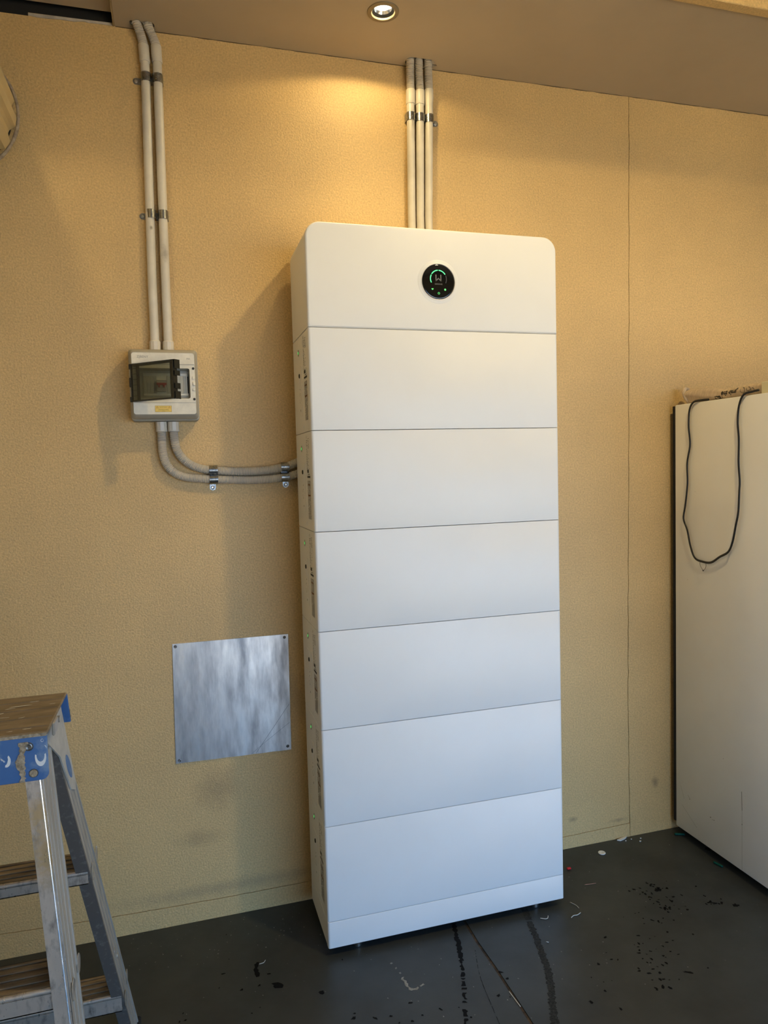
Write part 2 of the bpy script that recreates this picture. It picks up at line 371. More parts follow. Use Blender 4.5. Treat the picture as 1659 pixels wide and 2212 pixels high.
# floor: two slabs with the control joint between them
def ff(u, v, d): return (u, v, -d)
bm = B()
jx = [(0.4565, -1.0), (0.4555, -.627), (0.455, -.507), (.451, -.386), (.4535, -.285), (.455, 0)]
JL = [(x - .0045, y) for x, y in jx]; JR = [(x + .0045, y) for x, y in jx]
plate(bm, [(XL - .12, .14), (XL - .12, YB), (.452, YB)] + JL + [(.4505, .14)], [], ff, .10)
plate(bm, [(XR + .12, .14), (XR + .12, YB), (.461, YB)] + JR + [(.4595, .14)], [], ff, .10)
floor = obj('floor', bm, MT['floor'], kind='structure')
bm = B(); box(bm, .440, .470, YB, .13, -.05, -.0035)
obj('joint_filler', bm, MT['joint'], floor, kind='stuff')
# ground outside the door
bm = B(); box(bm, -12, 14, -22, YB, -.12, -.02); obj('driveway', bm, MT['concrete'], kind='structure')

# lower ceiling over the wall: two boards, the left one a little higher and short of the wall
def cf(u, v, d): return (u, v, CZ + d)
h1 = circ(-.436, -.029, .019, 18, .017, .22, 3)
h2 = circ(-.402, -.031, .0175, 18, .016, .15, 5)
h3 = rrect(.409, .503, -.056, -.012, .016, 4); h3 = [(x + rnd.uniform(-.0025, .0025), y + rnd.uniform(-.002, .002)) for x, y in h3]
h4 = circ(.513, -.026, .0075, 10, .007, .2, 6)
bm = B()
plate(bm, [(-.4985, 0), (-.4985, -.515), (XR, -.515), (XR, 0)], [h1[::-1], h2[::-1], h3[::-1], h4[::-1], circ(DLX, DLY, .040, 28)[::-1]], cf, .010)
plate(bm, [(XL, -.031), (XL, -.515), (-.502, -.515), (-.502, -.031)], [], lambda u, v, d: (u, v, CZ + .021 + d), .010)
obj('ceiling', bm, MT['ceiling'], kind='structure')
bm = B(); prism(bm, [(XL, 2.8125), (-.735, 2.8130), (-.735, 2.8225), (-.505, 2.8250), (-.505, 2.90), (XL, 2.90)], wf, -.0012, 0.0); obj('gap_shade_strip', bm, MT['black'], kind='structure')  # shade of the open ceiling gap, laid on the wall as a black strip
bm = B(); box(bm, -.5035, -.499, -.515, -.001, CZ - .001, CZ + .030); obj('trim_1', bm, mat('raw_board_edge', (.42, .31, .17), .7, var=.3, vscale=40), kind='structure')
# exposed plaster strip above the paint line at the left
bm = B()
top = [(-.735, 2.8205), (-.506, 2.8245)]
lowp = [(-.506, 2.8165), (-.54, 2.817), (-.57, 2.8155), (-.585, 2.818), (-.61, 2.8135), (-.65, 2.8145), (-.68, 2.812), (-.71, 2.8115), (-.735, 2.8135)]
prism(bm, top + lowp, wf, -.0022, 0.0); obj('trim_2', bm, MT['plaster'], kind='structure')
# dark scribed gap between wall and ceiling board
bm = B()
pts = []
x = -.497
while x < 3.7: pts.append(x); x += rnd.uniform(.015, .05)
prism(bm, [(x, CZ - rnd.uniform(.0002, .0022)) for x in pts] + [(3.7, CZ + .001), (-.497, CZ + .001)], wf, -.0010, 0.0)
obj('trim_3', bm, mat('dirty_joint', (.07, .045, .02), .9), kind='structure')
# torn paper flakes round the cable holes
bm = B()
for (x, y, a, l) in ((.497, -.05, 40, .014), (.505, -.036, 100, .012), (.489, -.056, 10, .016), (-.421, -.047, 20, .014), (-.447, -.04, 60, .010), (-.392, -.047, 160, .010)):
    c, s = cos(radians(a)), sin(radians(a))
    bm.faces.new([bm.verts.new(p) for p in ((x, y, CZ - .0005), (x + c * l, y + s * l, CZ - .0055), (x + c * l * .6 - s * .007, y + s * l * .6 + c * .007, CZ - .004))])
obj('trim_4', bm, MT['plaster'], kind='structure')
# downstand: narrow edge and its face toward the car space, then the higher ceiling
bm = B(); box(bm, XL, XR, -.5495, -.5155, CZ - .006, ZT, .002, 1); obj('trim_5', bm, MT['wall'], kind='structure')
bm = B(); box(bm, XL - .12, XR + .12, YB - .12, .14, ZT, ZT + .1); obj('ceiling_high', bm, MT['ceiling'], kind='structure')

# marks on the floor
def ribbon(bm, pts, w, z, jit, seed, gaps=0.0, step=.006):
    r = random.Random(seed); P = smooth_path([(p[0], p[1], 0) for p in pts], step)
    prev = None
    for i, p in enumerate(P):
        t = (P[min(i + 1, len(P) - 1)] - P[max(i - 1, 0)]).normalized(); n = Vector((-t.y, t.x, 0))
        a = p + n * (w / 2) * (1 + r.uniform(-jit, jit)); b = p - n * (w / 2) * (1 + r.uniform(-jit, jit))
        cur = (bm.verts.new((a.x, a.y, z)), bm.verts.new((b.x, b.y, z)))
        if prev and r.random() > gaps: bm.faces.new((prev[0], prev[1], cur[1], cur[0]))
        prev = cur
def blobs(bm, spec, z, seed):
    r = random.Random(seed)
    for (x, y, rx, ry, a) in spec:
        n = 11; ca, sa = cos(radians(a)), sin(radians(a)); vs = []
        for k in range(n):
            t = 2 * pi * k / n; q = r.uniform(.55, 1.25); u, v = cos(t) * rx * q, sin(t) * ry * q
            vs.append(bm.verts.new((x + u * ca - v * sa, y + u * sa + v * ca, z)))
        bm.faces.new(vs)
bm = B(); ribbon(bm, [(.416, -.28), (.404, -.33), (.392, -.378), (.372, -.45)], .013, .0006, .55, 2, .05)
ribbon(bm, [(.372, -.45), (.351, -.513), (.325, -.59), (.297, -.66), (.27, -.75)], .009, .0006, .9, 3, .35)
obj('tar_streak', bm, MT['tar'], floor, kind='stuff')
bm = B(); ribbon(bm, [(.668, -.28), (.648, -.36), (.630, -.435), (.593, -.573), (.55, -.67), (.51, -.76), (.46, -.9)], .020, .0006, .35, 9, .02, .004)
obj('worn_streak', bm, MT['worn'], floor, kind='stuff')
bm = B(); ribbon(bm, [(-.208, -.262), (-.216, -.285), (-.214, -.325)], .011, .0006, .5, 4)
blobs(bm, [(-.165, -.378, .018, .010, -30), (-.05, -.445, .011, .008, 20), (0.013, -.565, .008, .005, 30), (-.31, -.28, .006, .003, 0), (-.42, -.43, .006, .003, 20), (.02, -.55, .004, .003, 0), (.07, -.585, .009, .003, -50), (.11, -.59, .005, .003, 0)], .0006, 5)
R = random.Random(12)
clusters = [(1.12, -.33, .07, 26), (1.11, -.41, .06, 14), (1.27, -.45, .03, 8), (.93, -.60, .09, 26), (1.20, -.42, .10, 12), (.86, -.70, .05, 14), (.75, -.62, .15, 14), (1.02, -.49, .09, 14), (.25, -.6, .18, 14), (-.3, -.35, .22, 14)]
for cx, cy, sp, n in clusters:
    for _ in range(n):
        s = R.uniform(.0014, .0045)
        blobs(bm, [(R.gauss(cx, sp * .6), R.gauss(cy, sp * .5), s * R.uniform(1, 2.2), s, R.uniform(0, 180))], .0006, R.randint(0, 9999))
blobs(bm, [(1.145, -.335, .014, .011, 0), (1.33, -.49, .011, .010, 0), (1.10, -.43, .010, .006, 60), (.97, -.70, .014, .005, -35), (1.17, -.385, .006, .004, 0), (1.49, -.175, .018, .012, 0)], .0006, 77)
obj('tar_specks', bm, MT['tar'], floor, kind='stuff')
bm = B()
for _ in range(150):
    x, y = R.uniform(-.8, 1.4), R.uniform(-.75, -.03)
    if 0 < x < .8 and y > -.31: continue
    s = R.uniform(.0006, .0016); blobs(bm, [(x, y, s * 1.5, s, R.uniform(0, 180))], .0007, R.randint(0, 9999))
for k in range(70):
    x, y = R.uniform(-.62, -.02), R.uniform(-.22, -.01)
    s = R.uniform(.0006, .0017); blobs(bm, [(x, y, s * 1.5, s, R.uniform(0, 180))], .0007, R.randint(0, 9999))
obj('dust_specks', bm, MT['scuff'], floor, kind='stuff')
bm = B(); ribbon(bm, [(.168, -.385), (.178, -.415), (.183, -.445)], .005, .0006, .8, 21, .35)
ribbon(bm, [(.184, -.46), (.188, -.49), (.195, -.515), (.222, -.512), (.235, -.505)], .007, .0006, .9, 22, .15)
obj('white_scuff', bm, MT['scuff'], floor, kind='stuff')
bm = B(); ribbon(bm, [(.43, -.42), (.40, -.52), (.385, -.62), (.37, -.75)], .0012, .0006, .6, 23, .15)
obj('hairline_crack', bm, MT['tar'], floor, kind='stuff')

# ------------------------------------------------------------------ battery tower
W, YF, YBK = .8, -.309, -.035
FOOT, HB, H, HI = .02425, .0836, .29541, .2997
YC = -.286
zb = FOOT
TOWER = 'stacked units of the white battery tower'
base = thing('base_plinth', 'low white metal plinth on silver feet under the battery tower', 'plinth', (.4, -.172, 0), TOWER)
bm = B(); slab(bm, 0, W, zb, zb + HB - .0006, YF, YC, (0, 0, 0, 0), .008, .0015); obj('front_cover', bm, MT['white'], base, 30)
bm = B(); box(bm, .0004, W - .0004, YC + .0008, YBK, zb + .001, zb + HB - .0012, .001, 1); obj('body', bm, MT['white_side'], base)
for fx, fy in ((.0971, -.292), (.7066, -.291), (.0971, -.07), (.7066, -.07)):
    bm = B(); fy2 = fy + .012
    lathe(bm, [(.011, 0), (.0125, .002), (.0125, .011), (.0105, .012), (.0105, .016)], (fx, fy2, 0), (0, 0, 1), 20)
    lathe(bm, [(.0125, .0165), (.0125, FOOT + .0005)], (fx, fy2, 0), (0, 0, 1), 6)
    obj('foot', bm, MT['brightscrew'], base, 35)

Z1 = zb + HB
mod = thing('battery_module', 'x', 'battery', (.4, -.172, Z1), TOWER)
bm = B(); slab(bm, 0, W, Z1 + .0006, Z1 + H - .0006, YF, YC, (0, 0, 0, 0), .008, .0008); obj('front_cover', bm, MT['white'], mod, 30)
top = Z1 + H
def sf(y, z, d): return (d, y, z)     # the side wall that faces left, d outward negative
bm = B()
box(bm, .0004, W - .0004, YC + .0008, YBK, Z1 + .0009, Z1 + H - .0009, .0008, 1)
body = obj('body', bm, MT['white_side'], mod)
# service panel with its recess and screw
bm = B()
prism(bm, rrect(-.1800, -.1100, top - .243, top - .091, .006, 4), sf, .0004, -.0008)
pn = obj('service_panel', bm, MT['white_side'], mod)
bm = B()
prism(bm, [(-.1487 + cos(a) * .0135, top - .128 + sin(a) * .024) for a in [2 * pi * k / 20 for k in range(20)]], sf, -.0008, -.0012); obj('thumb_recess', bm, MT['white'], pn)
bm = B(); lathe(bm, [(.0068, 0), (.0068, .002), (.0045, .0028)], (-.0012, -.1500, top - .1195), (-1, 0, 0), 16); scr = obj('panel_screw', bm, MT['inkdark'], pn)
bm = B()
for k in range(14):
    a0 = radians(20 + k * 24)
    if k in (4, 9): continue
    prism(bm, [(-.1480 + cos(a) * r, top - .187 + sin(a) * r * 1.25) for a, r in ((a0, .0125), (a0 + .36, .0125), (a0 + .36, .0116), (a0, .0116))], sf, -.0008, -.00095)
prism(bm, [(-.151, top - .158), (-.147, top - .158), (-.147, top - .162), (-.151, top - .162)], sf, -.0008, -.00095)
prism(bm, [(-.152, top - .222), (-.146, top - .222), (-.146, top - .228), (-.152, top - .228)], sf, -.0008, -.00095)
obj('panel_symbol', bm, MT['ink'], pn, kind='stuff')
bm = B(); prism(bm, [(-.1337 + .0085 * s, top - .047 + t) for s, t in ((0, .0105), (1, 0), (0, -.0105), (-1, 0))], sf, .0004, -.0006); dl = obj('status_light', bm, MT['ledlens'], mod)
bm = B(); prism(bm, [(-.1337 + cos(a) * .0042, top - .047 + sin(a) * .0045) for a in [2 * pi * k / 14 for k in range(14)]], sf, -.0006, -.0010); obj('led', bm, MT['led'], dl)
bm = B(); lathe(bm, [(.006, 0), (.006, .0007), (.004, .001)], (.0004, -.1835, top - .278), (-1, 0, 0), 16); obj('cover_clip', bm, MT['white'], mod)
# printed rating label: rows of small print running across the side
lab = B(); R = random.Random(5)
F2 = lambda u, v: (-.00035, u, v)
def prow(z, y0, y1, h, dens):
    y = y0
    while y > y1:
        l = R.uniform(.002, .007)
        if R.random() < dens: quad(lab, F2, y, max(y - l, y1), z, z - h)
        y -= l + R.uniform(.0008, .0018)
quad(lab, F2, -.2215, -.2245, top - .011, top - .019)
z = top - .024
for k in range(19):
    prow(z, -.219, -.233 if k > 3 else -.240, .0026, .85)
    if k % 2 == 0: prow(z - .002, -.245, -.262, .0022, .6)
    z -= .0052
for z0, z1, d in ((.146, .155, .9), (.160, .186, .85), (.193, .258, .9)):
    z = top - z0
    while z > top - z1:
        prow(z, -.222, -.268, .0022, d); z -= .0036
for (z0) in (.022,):
    for (a, b, c, d) in ((-.246, -.263, .020, .0215), (-.246, -.2475, .020, .044), (-.255, -.2565, .026, .042), (-.246, -.262, .0425, .044)):
        quad(lab, F2, a, b, top - c, top - d)
lb = obj('rating_label', lab, MT['ink'], mod, kind='stuff')
bm = B(); quad(bm, F2, -.221, -.268, top - .131, top - .137); quad(bm, F2, -.224, -.246, top - .112, top - .122)
for (a, b, c, d) in ((-.232, -.262, .1255, .127), (-.232, -.2335, .1255, .1295), (-.244, -.2455, .1255, .1295)): quad(bm, F2, a, b, top - c, top - d)
obj('label_band', bm, MT['inkdark'], lb, kind='stuff')
bm = B(); quad(bm, F2, -.224, -.264, top - .156, top - .1595); quad(bm, F2, -.224, -.266, top - .1875, top - .192); obj('label_band', bm, MT['inkbrown'], lb, kind='stuff')
names = ['lowest white battery module, directly on the plinth, bluish daylight on its front', 'second white battery module up from the plinth', 'third white battery module up from the plinth',
         'fourth white battery module up, level with the wire loop on the fridge', 'fifth white battery module up, level with the two horizontal hoses', 'top white battery module, directly under the unit with the round display']
mod['label'] = names[0]
for i in range(1, 6):
    c = copy_tree(mod); c.location.z = Z1 + H * i; c['label'] = names[i]
ZI = Z1 + 6 * H
inv = thing('inverter', 'white inverter unit with rounded top corners and round black display, topmost of the tower', 'inverter', (.4, -.172, ZI), TOWER)
bm = B(); slab(bm, 0, W, ZI + .0008, ZI + HI, YF, YC, (.045, .045, 0, 0), .007, .005, 10); obj('front_cover', bm, MT['white'], inv, 30)
bm = B(); slab(bm, .0004, W - .0004, ZI + .0014, ZI + HI - .0004, YC + .0008, YBK, (.045, .045, 0, 0), .0006, .0006, 10, 1); obj('housing', bm, MT['white_side'], inv, 30)
DX, DZ = .4008, 2.0249
bm = B(); lathe(bm, [(.066, -.0003), (.064, .0004), (.0595, .0011), (.056, .0016), (.0545, .0026), (.0532, .0026), (.0525, .001)], (DX, YF, DZ), (0, -1, 0), 64, cap=False); bz = obj('display_bezel', bm, MT['white'], inv, True)
bm = B(); lathe(bm, [(.0545, .0026), (.0538, .0032), (.0528, .0032), (.0522, .002)], (DX, YF, DZ), (0, -1, 0), 64, cap=False); obj('display_rim', bm, MT['rim'], inv, True)
bm = B(); lathe(bm, [(.0526, -.001), (.0526, .0010), (.0518, .0020), (.048, .0026), (.03, .0030), (.002, .0031)], (DX, YF, DZ), (0, -1, 0), 64); disp = obj('display', bm, MT['glossblack'], inv, 60)
YD = YF - .0034
def arc(bm, a0, a1, r0, r1, cx, cz, n=10):
    for k in range(n):
        a, b = radians(a0 + (a1 - a0) * k / n), radians(a0 + (a1 - a0) * (k + 1) / n)
        bm.faces.new([bm.verts.new((cx + cos(t) * r, YD, cz + sin(t) * r)) for t, r in ((a, r0), (b, r0), (b, r1), (a, r1))])
for a0, a1 in ((206, 153), (147, 94), (87, 33)):
    bm = B(); arc(bm, a0, a1, .0242, .0268, DX, DZ + .008); obj('gauge_segment', bm, MT['green'], disp)
bm = B(); arc(bm, 27, -27, .0242, .0268, DX, DZ + .008); obj('unlit_segment', bm, MT['greendim'], disp)
bm = B(); U = .052 / 450
def dpt(px, py): return (DX + (px - 860) * U, YD, DZ - (py - 885) * U)
def stroke(bm, p, q, w):
    a, b = Vector(dpt(*p)), Vector(dpt(*q)); t = (b - a).normalized(); n = Vector((-t.z, 0, t.x)) * w * U / 2
    bm.faces.new([bm.verts.new(v) for v in (a + n, b + n, b - n, a - n)])
for p, q in (((792, 706), (792, 880)), ((783, 874), (862, 798)), ((856, 798), (934, 874)), ((926, 880), (926, 706))): stroke(bm, p, q, 25)
text_mesh(bm, 'GOODWE', lambda u, v: (DX + u, YD - .0001, DZ - (950 - 885) * U + v), .0052, .00010)
obj('maker_mark', bm, MT['logo'], disp, kind='stuff')
bm = B()
arc(bm, 120, 420, .0026, .0034, *[(dpt(862, 1182)[0]), dpt(862, 1182)[2]]); stroke(bm, (862, 1150), (862, 1180), 8)
c = dpt(1040, 1083); arc(bm, 0, 360, .0000, .0031, c[0], c[2], 14)
stroke(bm, (665, 1062), (682, 1098), 10); stroke(bm, (682, 1098), (690, 1070), 10); stroke(bm, (690, 1070), (698, 1098), 10); stroke(bm, (698, 1098), (714, 1062), 10); stroke(bm, (672, 1070), (708, 1070), 12)
obj('status_icon', bm, MT['led'], disp, kind='stuff')

# ------------------------------------------------------------------ conduits
def corr(bm, path, r, pitch=.0044, depth=.0019, seg=20):
    P = smooth_path(path, .001)
    # resample at quarter pitch
    L = [0]
    for a, b in zip(P, P[1:]): L.append(L[-1] + (b - a).length)
    n = int(L[-1] / (pitch / 4)); Q = []; j = 0
    for i in range(n + 1):
        s = L[-1] * i / n
        while j < len(L) - 2 and L[j + 1] < s: j += 1
        t = (s - L[j]) / max(L[j + 1] - L[j], 1e-9); Q.append(P[j].lerp(P[j + 1], min(t, 1)))
    rr = [r - (depth if i % 4 == 0 else (depth * .35 if i % 2 else 0)) for i in range(n + 1)]
    tube(bm, Q, rr, seg)
def conduit(label, x_top, hole, x_c, z_c0, z_c1, x_bot, z_bot, group, y=-.0175, soft=False, gland=True):
    t = thing('conduit', label, 'conduit', (x_bot, 0, z_bot), group)
    bm = B(); corr(bm, [(hole[0], hole[1], CZ + .03), (hole[0] + (x_top - hole[0]) * .15, hole[1], CZ), (x_top, -.022, (CZ + z_c0) / 2), (x_c[0], y, z_c0 + .002), (x_c[0], y, z_c0 - .01)], .0138)
    obj('corrugated_sleeve', bm, MT['hose'], t, 50)
    bm = B()
    if soft: tube(bm, [(x_c[0], y, z_c0), (x_c[0], y, z_c0 - .025), (x_c[1], y, z_c1 + .012), (x_c[1], y, z_c1)], [.0150, .0150, .0138, .0132], 24)
    else: tube(bm, [(x_c[0], y, z_c0), (x_c[0], y, z_c0 - .001), (x_c[1], y, z_c1 + .001), (x_c[1], y, z_c1)], [.0148, .0155, .0155, .0148], 24)
    obj('coupling', bm, MT['conduit'], t, 40)
    bm = B(); tube(bm, [(x_c[1], y, z_c1 + .004), (x_c[1], y, z_c1 - .02), (x_bot, y, z_bot + .2), (x_bot, y, z_bot)], .0133, 24)
    obj('rigid_pipe', bm, MT['conduit'], t, 40)
    if gland:
        bm = B(); tube(bm, [(x_bot, y, z_bot + .0295), (x_bot, y, z_bot + .026)], [.0150, .0168], 24); lathe(bm, [(.0168, .0), (.0168, .026)], (x_bot, y, z_bot), (0, 0, 1), 10)
        obj('pipe_adaptor', bm, MT['conduit'], t, 25)
    return t
G1 = 'pair of conduits above the distribution box'
conduit('left of the two pale conduits rising from the distribution box', -.4245, (-.436, -.032), (-.4187, -.4165), 2.762, 2.712, -.4250, 1.852, G1, y=-.0195)
conduit('right of the two pale conduits rising from the distribution box', -.392, (-.405, -.032), (-.3824, -.3810), 2.765, 2.715, -.3856, 1.852, G1, y=-.0195)
G2 = 'three conduits above the battery tower'
conduit('left of the three pale conduits coming down behind the battery tower', .4275, (.4245, -.034), (.4292, .4275), 2.731, 2.684, .4222, 2.12, G2, soft=False, gland=False)
conduit('middle of the three pale conduits coming down behind the battery tower', .4590, (.4535, -.036), (.4628, .4612), 2.733, 2.686, .4530, 2.12, G2, soft=False, gland=False)
conduit('right of the three conduits behind the tower, with a smoothly tapered joint', .4925, (.4860, -.036), (.4945, .4935), 2.739, 2.680, .4832, 2.12, G2, soft=True, gland=False)

def saddle(label, centres, r, tabdir, axis, tabc, y=-.0175, wdt=.026, tilt=0.0, tw=.019):
    """strip clamp over several pipes. axis 'z': pipes vertical, strip horizontal; axis 'x': pipes horizontal"""
    t = thing('saddle_clamp', label, 'clamp', (tabc[0], 0, tabc[1]))
    ro = r + .0014
    u0 = Vector((tabc[0], 0, tabc[1])); 
    def put(u, d, s):      # u along the strip, d off the wall, s along the pipe
        return (u, -d, s) if axis == 'z' else (s, -d, u)
    sc = sum(c[1] for c in centres) / len(centres)
    cs = sorted(c[0] for c in centres)
    for cu, csn in centres:
        bm = B(); prof = []
        prof.append((cu - ro, .0012))
        for k in range(17):
            a = pi - pi * k / 16; prof.append((cu + cos(a) * ro, -y + sin(a) * ro))
        prof.append((cu + ro, .0012))
        inner = [(cu + (p[0] - cu) * (r / ro), (p[1] if i in (0, 18) else -y + (p[1] + y) * (r / ro))) for i, p in enumerate(prof)]
        s0, s1 = csn - wdt / 2, csn + wdt / 2
        A = [[bm.verts.new(put(p[0], p[1], s)) for p in pr] for pr in (prof, inner) for s in (s0, s1)]
        for i in range(len(prof) - 1):
            bm.faces.new((A[0][i], A[0][i + 1], A[1][i + 1], A[1][i])); bm.faces.new((A[2][i], A[3][i], A[3][i + 1], A[2][i + 1]))
            bm.faces.new((A[0][i], A[2][i], A[2][i + 1], A[0][i + 1])); bm.faces.new((A[1][i], A[1][i + 1], A[3][i + 1], A[3][i]))
        # raised rib along the middle of the strap
        obj('strap', bm, MT['zinc'], t, 40)
    for a, b in zip(cs, cs[1:]):
        if b - a > 2 * ro + .001:
            bm = B(); pr = [(a + ro - .001, sc - wdt * .42), (b - ro + .001, sc - wdt * .42), (b - ro + .001, sc + wdt * .42), (a + ro - .001, sc + wdt * .42)]
            prism(bm, pr, lambda u, s, d: put(u, d, s), .0010, .0045); obj('bridge', bm, MT['zinc'], t)
    e = cs[-1] + ro if tabdir > 0 else cs[0] - ro
    ut, st = (tabc[0], tabc[1]) if axis == 'z' else (tabc[1], tabc[0])
    bm = B(); pts = [(e - tabdir * .0015, st - tw / 2), (ut, st - tw / 2)] + [(ut + tabdir * cos(a) * tw * .5, st + sin(a) * tw / 2) for a in [(-pi / 2 + pi * k / 8) for k in range(1, 8)]] + [(ut, st + tw / 2), (e - tabdir * .0015, st + tw / 2)]
    prism(bm, pts, lambda u, s, d: put(u, d, s), .0, .0016)
    prism(bm, [(e, st - .003), (ut - tabdir * .004, st - .002), (ut - tabdir * .004, st + .002), (e, st + .003)], lambda u, s, d: put(u, d, s), .0016, .0030)
    obj('tab', bm, MT['zinc'], t)
    bm = B(); p = put(ut, .0016, st); lathe(bm, [(.0058, 0), (.0055, .0016), (.0035, .0030), (.0032, .0018), (.001, .0016)], p, (0, -1, 0), 16); obj('screw', bm, MT['brightscrew'], t, 40)
    return t
saddle('zinc double saddle clamp near the ceiling, tab on its left', [(-.4150, 2.667), (-.3815, 2.667)], .0140, -1, 'z', (-.4448, 2.663), y=-.0195)
saddle('zinc double saddle clamp halfway down the left conduit pair, tab on its left', [(-.4187, 2.263), (-.3835, 2.263)], .0140, -1, 'z', (-.4440, 2.262), y=-.0195)
saddle('zinc triple saddle clamp on the three conduits above the tower', [(.4270, 2.643), (.4606, 2.643), (.4932, 2.643)], .0140, 1, 'z', (.5215, 2.6385))
G3 = 'two corrugated hoses from the distribution box to the tower'
def hose(label, pts):
    t = thing('corrugated_hose', label, 'hose', (pts[0][0], 0, pts[-1][1]), G3)
    bm = B(); corr(bm, [(x, -.018, z) for x, z in pts], .0138); obj('sleeve', bm, MT['hose'], t, 50)
    x, z = pts[0]
    bm = B(); lathe(bm, [(.0172, 0), (.0172, -.026)], (x, -.018, 1.6328), (0, 0, 1), 10); tube(bm, [(x, -.018, 1.607), (x, -.018, 1.603)], [.0178, .0172], 24); obj('gland', bm, MT['conduit'], t, 25)
hose('lower, outer corrugated hose curving from the distribution box to the tower', [(-.4172, 1.616), (-.4172, 1.6092), (-.4179, 1.562), (-.4157, 1.5303), (-.4068, 1.5005), (-.3884, 1.4778), (-.3602, 1.4625), (-.3242, 1.4556), (-.2658, 1.4503), (-.1845, 1.4458), (-.138, 1.4443), (-.0913, 1.4455), (-.037, 1.4507), (-.0109, 1.4568), (.03, 1.468)])
hose('upper, inner corrugated hose curving from the distribution box to the tower', [(-.3815, 1.616), (-.3813, 1.6088), (-.3803, 1.5792), (-.3735, 1.5443), (-.3578, 1.519), (-.3344, 1.4987), (-.3039, 1.4857), (-.2647, 1.4792), (-.2057, 1.4741), (-.1485, 1.4725), (-.0903, 1.4755), (-.0381, 1.4838), (-.0104, 1.4928), (.03, 1.508)])
saddle('zinc double saddle clamp at the left of the two horizontal hoses', [(1.4503, -.2655), (1.4792, -.2655)], .0140, -1, 'x', (-.2685, 1.4240), y=-.0180)
saddle('zinc double saddle clamp next to the battery tower on the horizontal hoses', [(1.4507, -.0375), (1.4838, -.0375)], .0140, -1, 'x', (-.0340, 1.4255), y=-.0180)

# ------------------------------------------------------------------ distribution box
X0, X1, Z0, Z1b = -.503, -.302, 1.634, 1.850
dbx = thing('distribution_box', 'pale plastic distribution box with a smoky hinged window, on the wall left of the tower', 'electrical box', ((X0 + X1) / 2, 0, Z0))
bm = B(); slab(bm, X0, X1, Z0, Z1b, -.058, 0, (.012,) * 4, .004, .004); obj('back_box', bm, MT['absgrey'], dbx, 40)
# front cover with window opening
WX0, WX1, WZ0, WZ1 = -.480, -.3275, 1.6975, 1.7880
def bf(y0): return lambda u, v, d: (u, y0 + d, v)
bm = B()
rings = []
for (ins, y) in ((0, -.0585), (.0, -.074), (.006, -.0955), (.0075, -.0975)):
    rings.append([bm.verts.new((p[0], y, p[1])) for p in rrect(X0 + .003 + ins, X1 - .003 - ins, Z0 + .004 + ins * 1.7, Z1b - .004 - ins * 1.7, .010)])
m = len(rings[0])
for a, c in zip(rings, rings[1:]):
    for k in range(m): bm.faces.new((a[k], a[(k + 1) % m], c[(k + 1) % m], c[k]))
obj('cover_flank', bm, MT['absgrey'], dbx, 40)
CX0, CX1, CZ0, CZ1 = X0 + .0105, X1 - .0105, Z0 + .0168, Z1b - .0168
bm = B(); plate(bm, rrect(CX0, CX1, CZ0, CZ1, .007), [rrect(WX0, WX1, WZ0, WZ1, .006)[::-1]], bf(-.0977), .003); cov = obj('cover', bm, MT['abs'], dbx)
bm = B(); box(bm, CX0 + .001, CX1 - .001, -.0984, -.0976, 1.7985, 1.8005); box(bm, CX0 + .001, CX1 - .001, -.0984, -.0976, 1.6850, 1.6858); obj('cover_groove', bm, MT['absgrey'], cov, kind='stuff')
# recess walls and device plate
bm = B()
a = [bm.verts.new((p[0], -.0947, p[1])) for p in rrect(WX0, WX1, WZ0, WZ1, .006)]; b = [bm.verts.new((p[0], -.074, p[1])) for p in rrect(WX0 + .006, WX1 - .003, WZ0 + .005, WZ1 - .005, .005)]
for k in range(len(a)): bm.faces.new((a[k], a[(k + 1) % len(a)], b[(k + 1) % len(a)], b[k]))
bm.faces.new(b[::-1]); obj('recess', bm, MT['absgrey'], dbx, 30)
bm = B(); box(bm, -.4640, -.3330, -.0775, -.0741, 1.7080, 1.7760, .0015, 1); obj('device_frame', bm, MT['abs'], dbx)
for k in range(13):
    x = -.4620 + k * .0096
    if 4 <= k <= 5 + 1: continue
    bm = B(); box(bm, x + .0002, x + .0091, -.0792, -.0776, 1.7145, 1.7670, .0004, 1); obj('blank_plate', bm, MT['absdark'], dbx)
bm = B(); box(bm, -.3348, -.3318, -.0792, -.0775, 1.7150, 1.7660); obj('open_slot', bm, MT['black'], dbx)
sw = B(); box(sw, -.4250, -.3955, -.0880, -.0776, 1.7195, 1.7540, .001, 1); swo = obj('isolator', sw, MT['absgrey'], dbx)
bm = B(); box(bm, -.4247, -.3958, -.0900, -.0881, 1.7385, 1.7455, .0008, 1); box(bm, -.4200, -.4150, -.0950, -.0881, 1.7320, 1.7400, .0008, 1); box(bm, -.4060, -.4010, -.0950, -.0881, 1.7320, 1.7400, .0008, 1); obj('red_handle', bm, MT['red'], swo)
